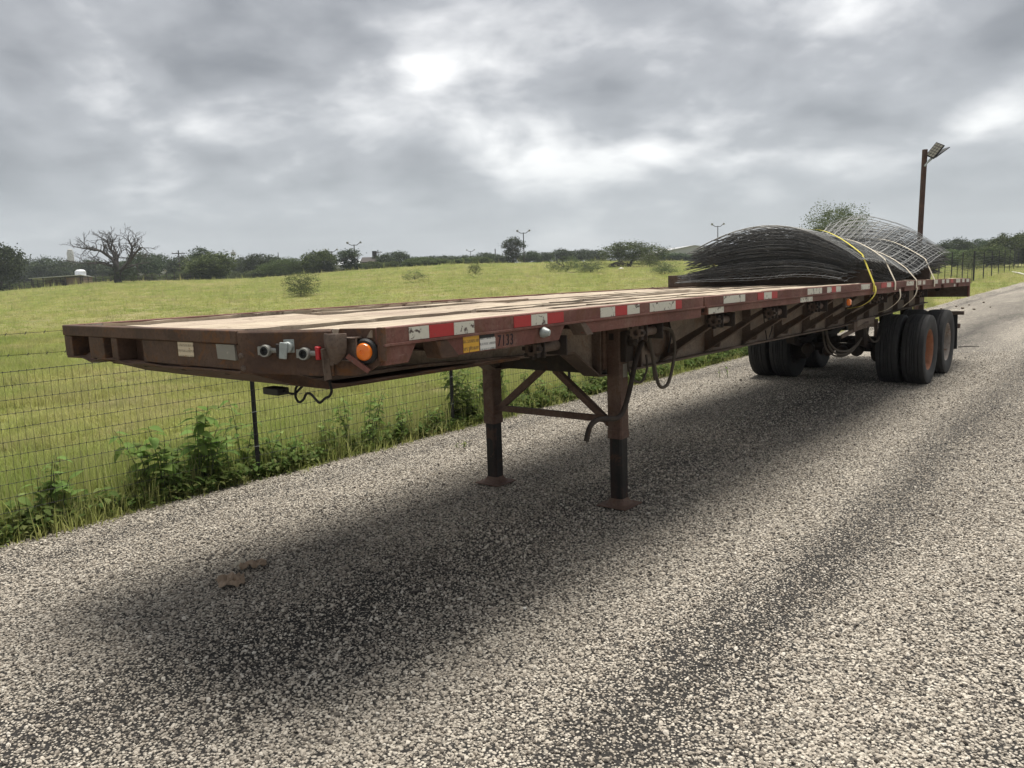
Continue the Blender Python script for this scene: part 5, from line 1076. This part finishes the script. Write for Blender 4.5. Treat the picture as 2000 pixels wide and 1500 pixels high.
utility_pole(348, 489, 150, 'wooden utility pole with crossarm left of the round green tree'); utility_pole(738, 488, 190, 'wooden utility pole right of the small dark house', 1.0); utility_pole(543, 493, 230, 'plain thin pole left of the long white roof', 0); utility_pole(967, 486, 190, 'plain thin pole left of the lone dark tree', 0); utility_pole(1082, 493, 200, 'thin pole right of the tallest floodlight pole', 0)
def lattice(u, vtop, D, label):
    t = at_depth(u, vtop, D); z = float(hgt(t[0], t[1])); h = t[2] - z; e = empty('radio_mast', (t[0], t[1], z)); o = MB()
    for a in range(3): o.tube([(.8 * math.cos(a * 2.09), .8 * math.sin(a * 2.09), 0), (.25 * math.cos(a * 2.09), .25 * math.sin(a * 2.09), h)], .09, 4)
    for k in range(14):
        f = k / 14; g_ = (k + 1) / 14; r1_, r2_ = .8 - .55 * f, .8 - .55 * g_
        for a in range(3): o.tube([(r1_ * math.cos(a * 2.09), r1_ * math.sin(a * 2.09), h * f), (r2_ * math.cos(a * 2.09 + 2.09), r2_ * math.sin(a * 2.09 + 2.09), h * g_)], .05, 3)
    o.build('mast', M['conc'], e); MB().box(-.8, .8, -.5, .5, h * .86, h * .93).build('antenna', M['conc'], e); tag(e, label, 'mast')
lattice(455, 488, 320, 'thin radio mast on the skyline right of the round green tree')
def flood_pole(u, vtop, D, label):
    t = at_depth(u, vtop, D); z = float(hgt(t[0], t[1])); h = t[2] - z - .5; e = empty('floodlight_pole', (t[0], t[1], z), .15); MB().lathe([(.11, -.3), (.08, h)], (0, 0, 0), (0, 0, 1), 8).build('pole', M['deadwood'], e)
    MB().tube([(-1.1, 0, h + .25), (-.5, 0, h - .1), (.5, 0, h - .1), (1.1, 0, h + .35)], .06, 6).build('bracket', M['deadwood'], e)
    for x, d_ in ((-1.1, (-.7, -.6, -.2)), (1.15, (.8, .2, .5))):
        MB().lathe([(.06, -.25), (.20, .0), (.22, .10), (.18, .12)], (x, 0, h + .35), d_, 12).build('floodlight', M['cast'], e)
    tag(e, label, 'floodlight pole', 'twin floodlight poles')
flood_pole(647, 486, 165, 'twin floodlight pole above the long white roof'); flood_pole(691, 472, 140, 'twin floodlight pole over the dark tree'); flood_pole(1022, 449, 150, 'tallest twin floodlight pole in the middle of the skyline'); flood_pole(919, 487, 240, 'smallest twin floodlight pole left of the lone dark tree'); flood_pole(1402, 436, 150, 'twin floodlight pole showing above the left end of the wire panels')
# brush pile
B = on_ground(1210, 523, 120); o = MB(); rd = random.Random(8)
for k in range(150):
    a = rd.uniform(0, 6.28); q = Vector((rd.gauss(0, 1.05), rd.gauss(0, .7), 0)); q.z = max(.0, .75 - .28 * (q.x / 1.05) ** 2) * rd.random(); d_ = Vector((math.cos(a), math.sin(a) * .6, rd.uniform(-.25, .3))); L_ = rd.uniform(.5, 1.3); o.tube([q - d_ * L_ / 2, q + Vector((0, 0, rd.uniform(-.05, .1))), q + d_ * L_ / 2], [.05, .04, .02], 4)
pb = o.build('brush_pile', M['dark'], None, loc=tuple(B)); tag(pb, 'dark heap of cut branches lying in the field', 'brush pile')
B = on_ground(1213, 527, 110); me = stone_mesh(77).copy(); me.materials.clear(); me.materials.append(M['whiteplate']); tag(link('white_rock', me, None, tuple(B + np.array([0, 0, .1])), (0, 0, .4), (.9, .6, .5)), 'white rock lying before the brush pile', 'rock')
# street lamp with solar LED head behind the trailer
e = empty('solar_street_lamp', (14.25, 27.5, 0), 0); hp = at_depth(1803, 292, 27.5)[2]
MB().prism([(-.065, -.065), (.065, -.065), (.065, .065), (-.065, .065)], 'z', -.3, hp).build('pole', M['pole'], e, bevel=.006, rot=(0, R(1.2), 0))
def lamp_pt(u, v): q = at_depth(u, v, 27.3); return Vector((q[0] - 14.25, q[1] - 27.5, q[2]))
a, b_ = lamp_pt(1806, 325), lamp_pt(1816, 311); MB().tube([a, b_], .028, 8).build('arm', M['zinc'], e); MB().tube([a + Vector((.0, 0, .03)), b_ + Vector((.09, 0, .02))], .02, 8).build('arm', M['zinc'], e)
h0, h1 = lamp_pt(1817, 307), lamp_pt(1836, 281); dd = (h1 - h0); dx = Vector((dd.x, -.1, dd.z)).normalized(); sdv = Vector((.50, -.80, -.10)); sdv = (sdv - dx * sdv.dot(dx)).normalized(); nn = dx.cross(sdv)
if nn.y > 0: nn = -nn
L_ = dd.length; o = MB(); q0 = (h0 + h1) / 2
def slab(mb, c_, lx, ly, lz): mb.hexa([c_ + dx * sx_ * lx / 2 + sdv * sy_ * ly / 2 - nn * lz / 2 for sx_, sy_ in ((-1, -1), (1, -1), (1, 1), (-1, 1))], [c_ + dx * sx_ * lx / 2 + sdv * sy_ * ly / 2 + nn * lz / 2 for sx_, sy_ in ((-1, -1), (1, -1), (1, 1), (-1, 1))]); return mb
M['led'] = plain('led_lens', (.24, .225, .18), .3, 0, .1, 30)
hd = slab(MB(), q0, L_, .36, .05).build('lamp_head', M['black'], e, bevel=.01)
for i in range(5):
    for j in range(3): slab(MB(), q0 + dx * (i - 2) * L_ * .18 + sdv * (j - 1) * .108 + nn * .027, L_ * .14, .085, .012).build('led_panel', M['led'], hd)
s0, s1 = lamp_pt(1822, 309), lamp_pt(1849, 289); dd2 = (s1 - s0); MB().bar(s0, s1, .40, .03, (dd2.z, 0, -dd2.x)).build('solar_panel', M['black'], e, bevel=.006)
tag(e, 'brown street lamp post with a tilted LED head and solar panel behind the trailer', 'street lamp')

# ------------------------------------------------------------------ litter and small things on the road
def crumple(name, L_, W_, H_, mat, seed, loc, rz, parent=None):
    r = random.Random(seed); n_ = 9; o = MB(); vs = []
    for i in range(n_):
        for j in range(n_):
            x, y = (i / (n_ - 1) - .5), (j / (n_ - 1) - .5); z = H_ * (.5 + .9 * mnoise.noise(Vector((x * 5 + seed, y * 5, 1))) + .75 * mnoise.noise(Vector((x * 8, y * 8 + seed, 2)))) * (1.2 - 1.6 * (x * x + y * y)); vs.append((x * L_ * (1 + .3 * mnoise.noise(Vector((x * 4, y * 4, seed)))), y * W_ * (1 + .35 * mnoise.noise(Vector((y * 4, x * 4, seed + 3)))), max(.004, z)))
    o.add(vs, [(i * n_ + j, (i + 1) * n_ + j, (i + 1) * n_ + j + 1, i * n_ + j + 1) for i in range(n_ - 1) for j in range(n_ - 1)])
    b_ = o.build(name, mat, parent, smooth=0, recalc=False, loc=loc, rot=(0, 0, rz)); s_ = b_.modifiers.new('thick', 'SOLIDIFY'); s_.thickness = .0015; return b_
x, y, z = on_ground(452, 1150); tag(crumple('crumpled_paper', .15, .17, .06, M['paper'], 3, (x, y, .008), .5), 'larger crumpled brown paper scrap on the gravel', 'paper', 'paper litter on the road')
x, y, z = on_ground(497, 1122); tag(crumple('crumpled_paper', .15, .10, .06, M['paper'], 9, (x, y, .008), .2), 'smaller crumpled brown paper scrap, the right one of the two', 'paper', 'paper litter on the road')
x, y, z = on_ground(473, 1136); tag(crumple('paper_wad', .075, .065, .055, M['paper_w'], 5, (x, y, .008), .9), 'pale paper wad between the two brown paper scraps', 'paper', 'paper litter on the road')
def stick(u0, v0, u1, v1, r_, label, mat='deadwood', name='stick'):
    a, b_ = on_ground(u0, v0), on_ground(u1, v1); m_ = (a + b_) / 2; o = MB(); o.tube([Vector(a - m_) + Vector((0, 0, r_)), Vector((0.01, .01, r_ * 1.6)), Vector(b_ - m_) + Vector((0, 0, r_))], [r_, r_ * .9, r_ * .6], 6); tag(o.build(name, M[mat], None, loc=(m_[0], m_[1], m_[2] + .012)), label, 'stick' if name == 'stick' else 'pipe')
stick(800, 1163, 892, 1156, .006, 'thin twig on the shaded gravel in front of the landing legs'); stick(1440, 879, 1480, 881, .007, 'short twig on the gravel beside the trailer'); stick(1872, 680, 1912, 679, .012, 'dark stick on the road right of the wheels'); stick(1976, 533, 2010, 541, .09, 'white pipe lying by the verge at the right edge of the picture', 'whiteplate', 'white_pipe')
def pebble(u, v, s_, label, mat): x, y, z = on_ground(u, v); me = stone_mesh(int(u)).copy(); me.materials.clear(); me.materials.append(M[mat]); tag(link('pebble', me, None, (x, y, s_ * .25), (0, 0, u), (s_, s_, s_)), label, 'stone', 'odd stones on the road')
pebble(1025, 1192, .030, 'round white pebble alone on the dark gravel', 'whiteplate'); pebble(295, 1031, .05, 'flat pale stone near the gravel edge below the weeds', 'paper_w'); pebble(1447, 747, .05, 'small dark clod beside the far front wheels', 'dark')
for i, (u, v, s_) in enumerate(sorted([(1868, 600, .16), (1880, 604, .22), (1893, 597, .14), (1903, 606, .18), (1860, 612, .14), (1921, 592, .2), (1838, 604, .16), (1850, 597, .12), (1934, 601, .12)])): pebble(u, v, s_ * .6, '%s earth clod from the left on the verge behind the trailer' % ORDW[i], 'earth')

# ------------------------------------------------------------------ humid air over the fields
hz_ = MB().box(-700, 760, -700, 760, -2.5, 42).build('haze', [], None, smooth=0); hz_.data.materials.clear()
hm = bpy.data.materials.new('humid_air'); hm.use_nodes = True; hnt = hm.node_tree; hnt.nodes.remove(hnt.nodes['Principled BSDF'])
pvn = hnt.nodes.new('ShaderNodeVolumePrincipled'); pvn.inputs['Color'].default_value = (.80, .86, .92, 1); pvn.inputs['Density'].default_value = .0004; pvn.inputs['Anisotropy'].default_value = .2
hnt.links.new(pvn.outputs[0], hnt.nodes['Material Output'].inputs['Volume']); hz_.data.materials.append(hm); tag(hz_, 'thin humid haze over the far fields', 'haze', kind='stuff')
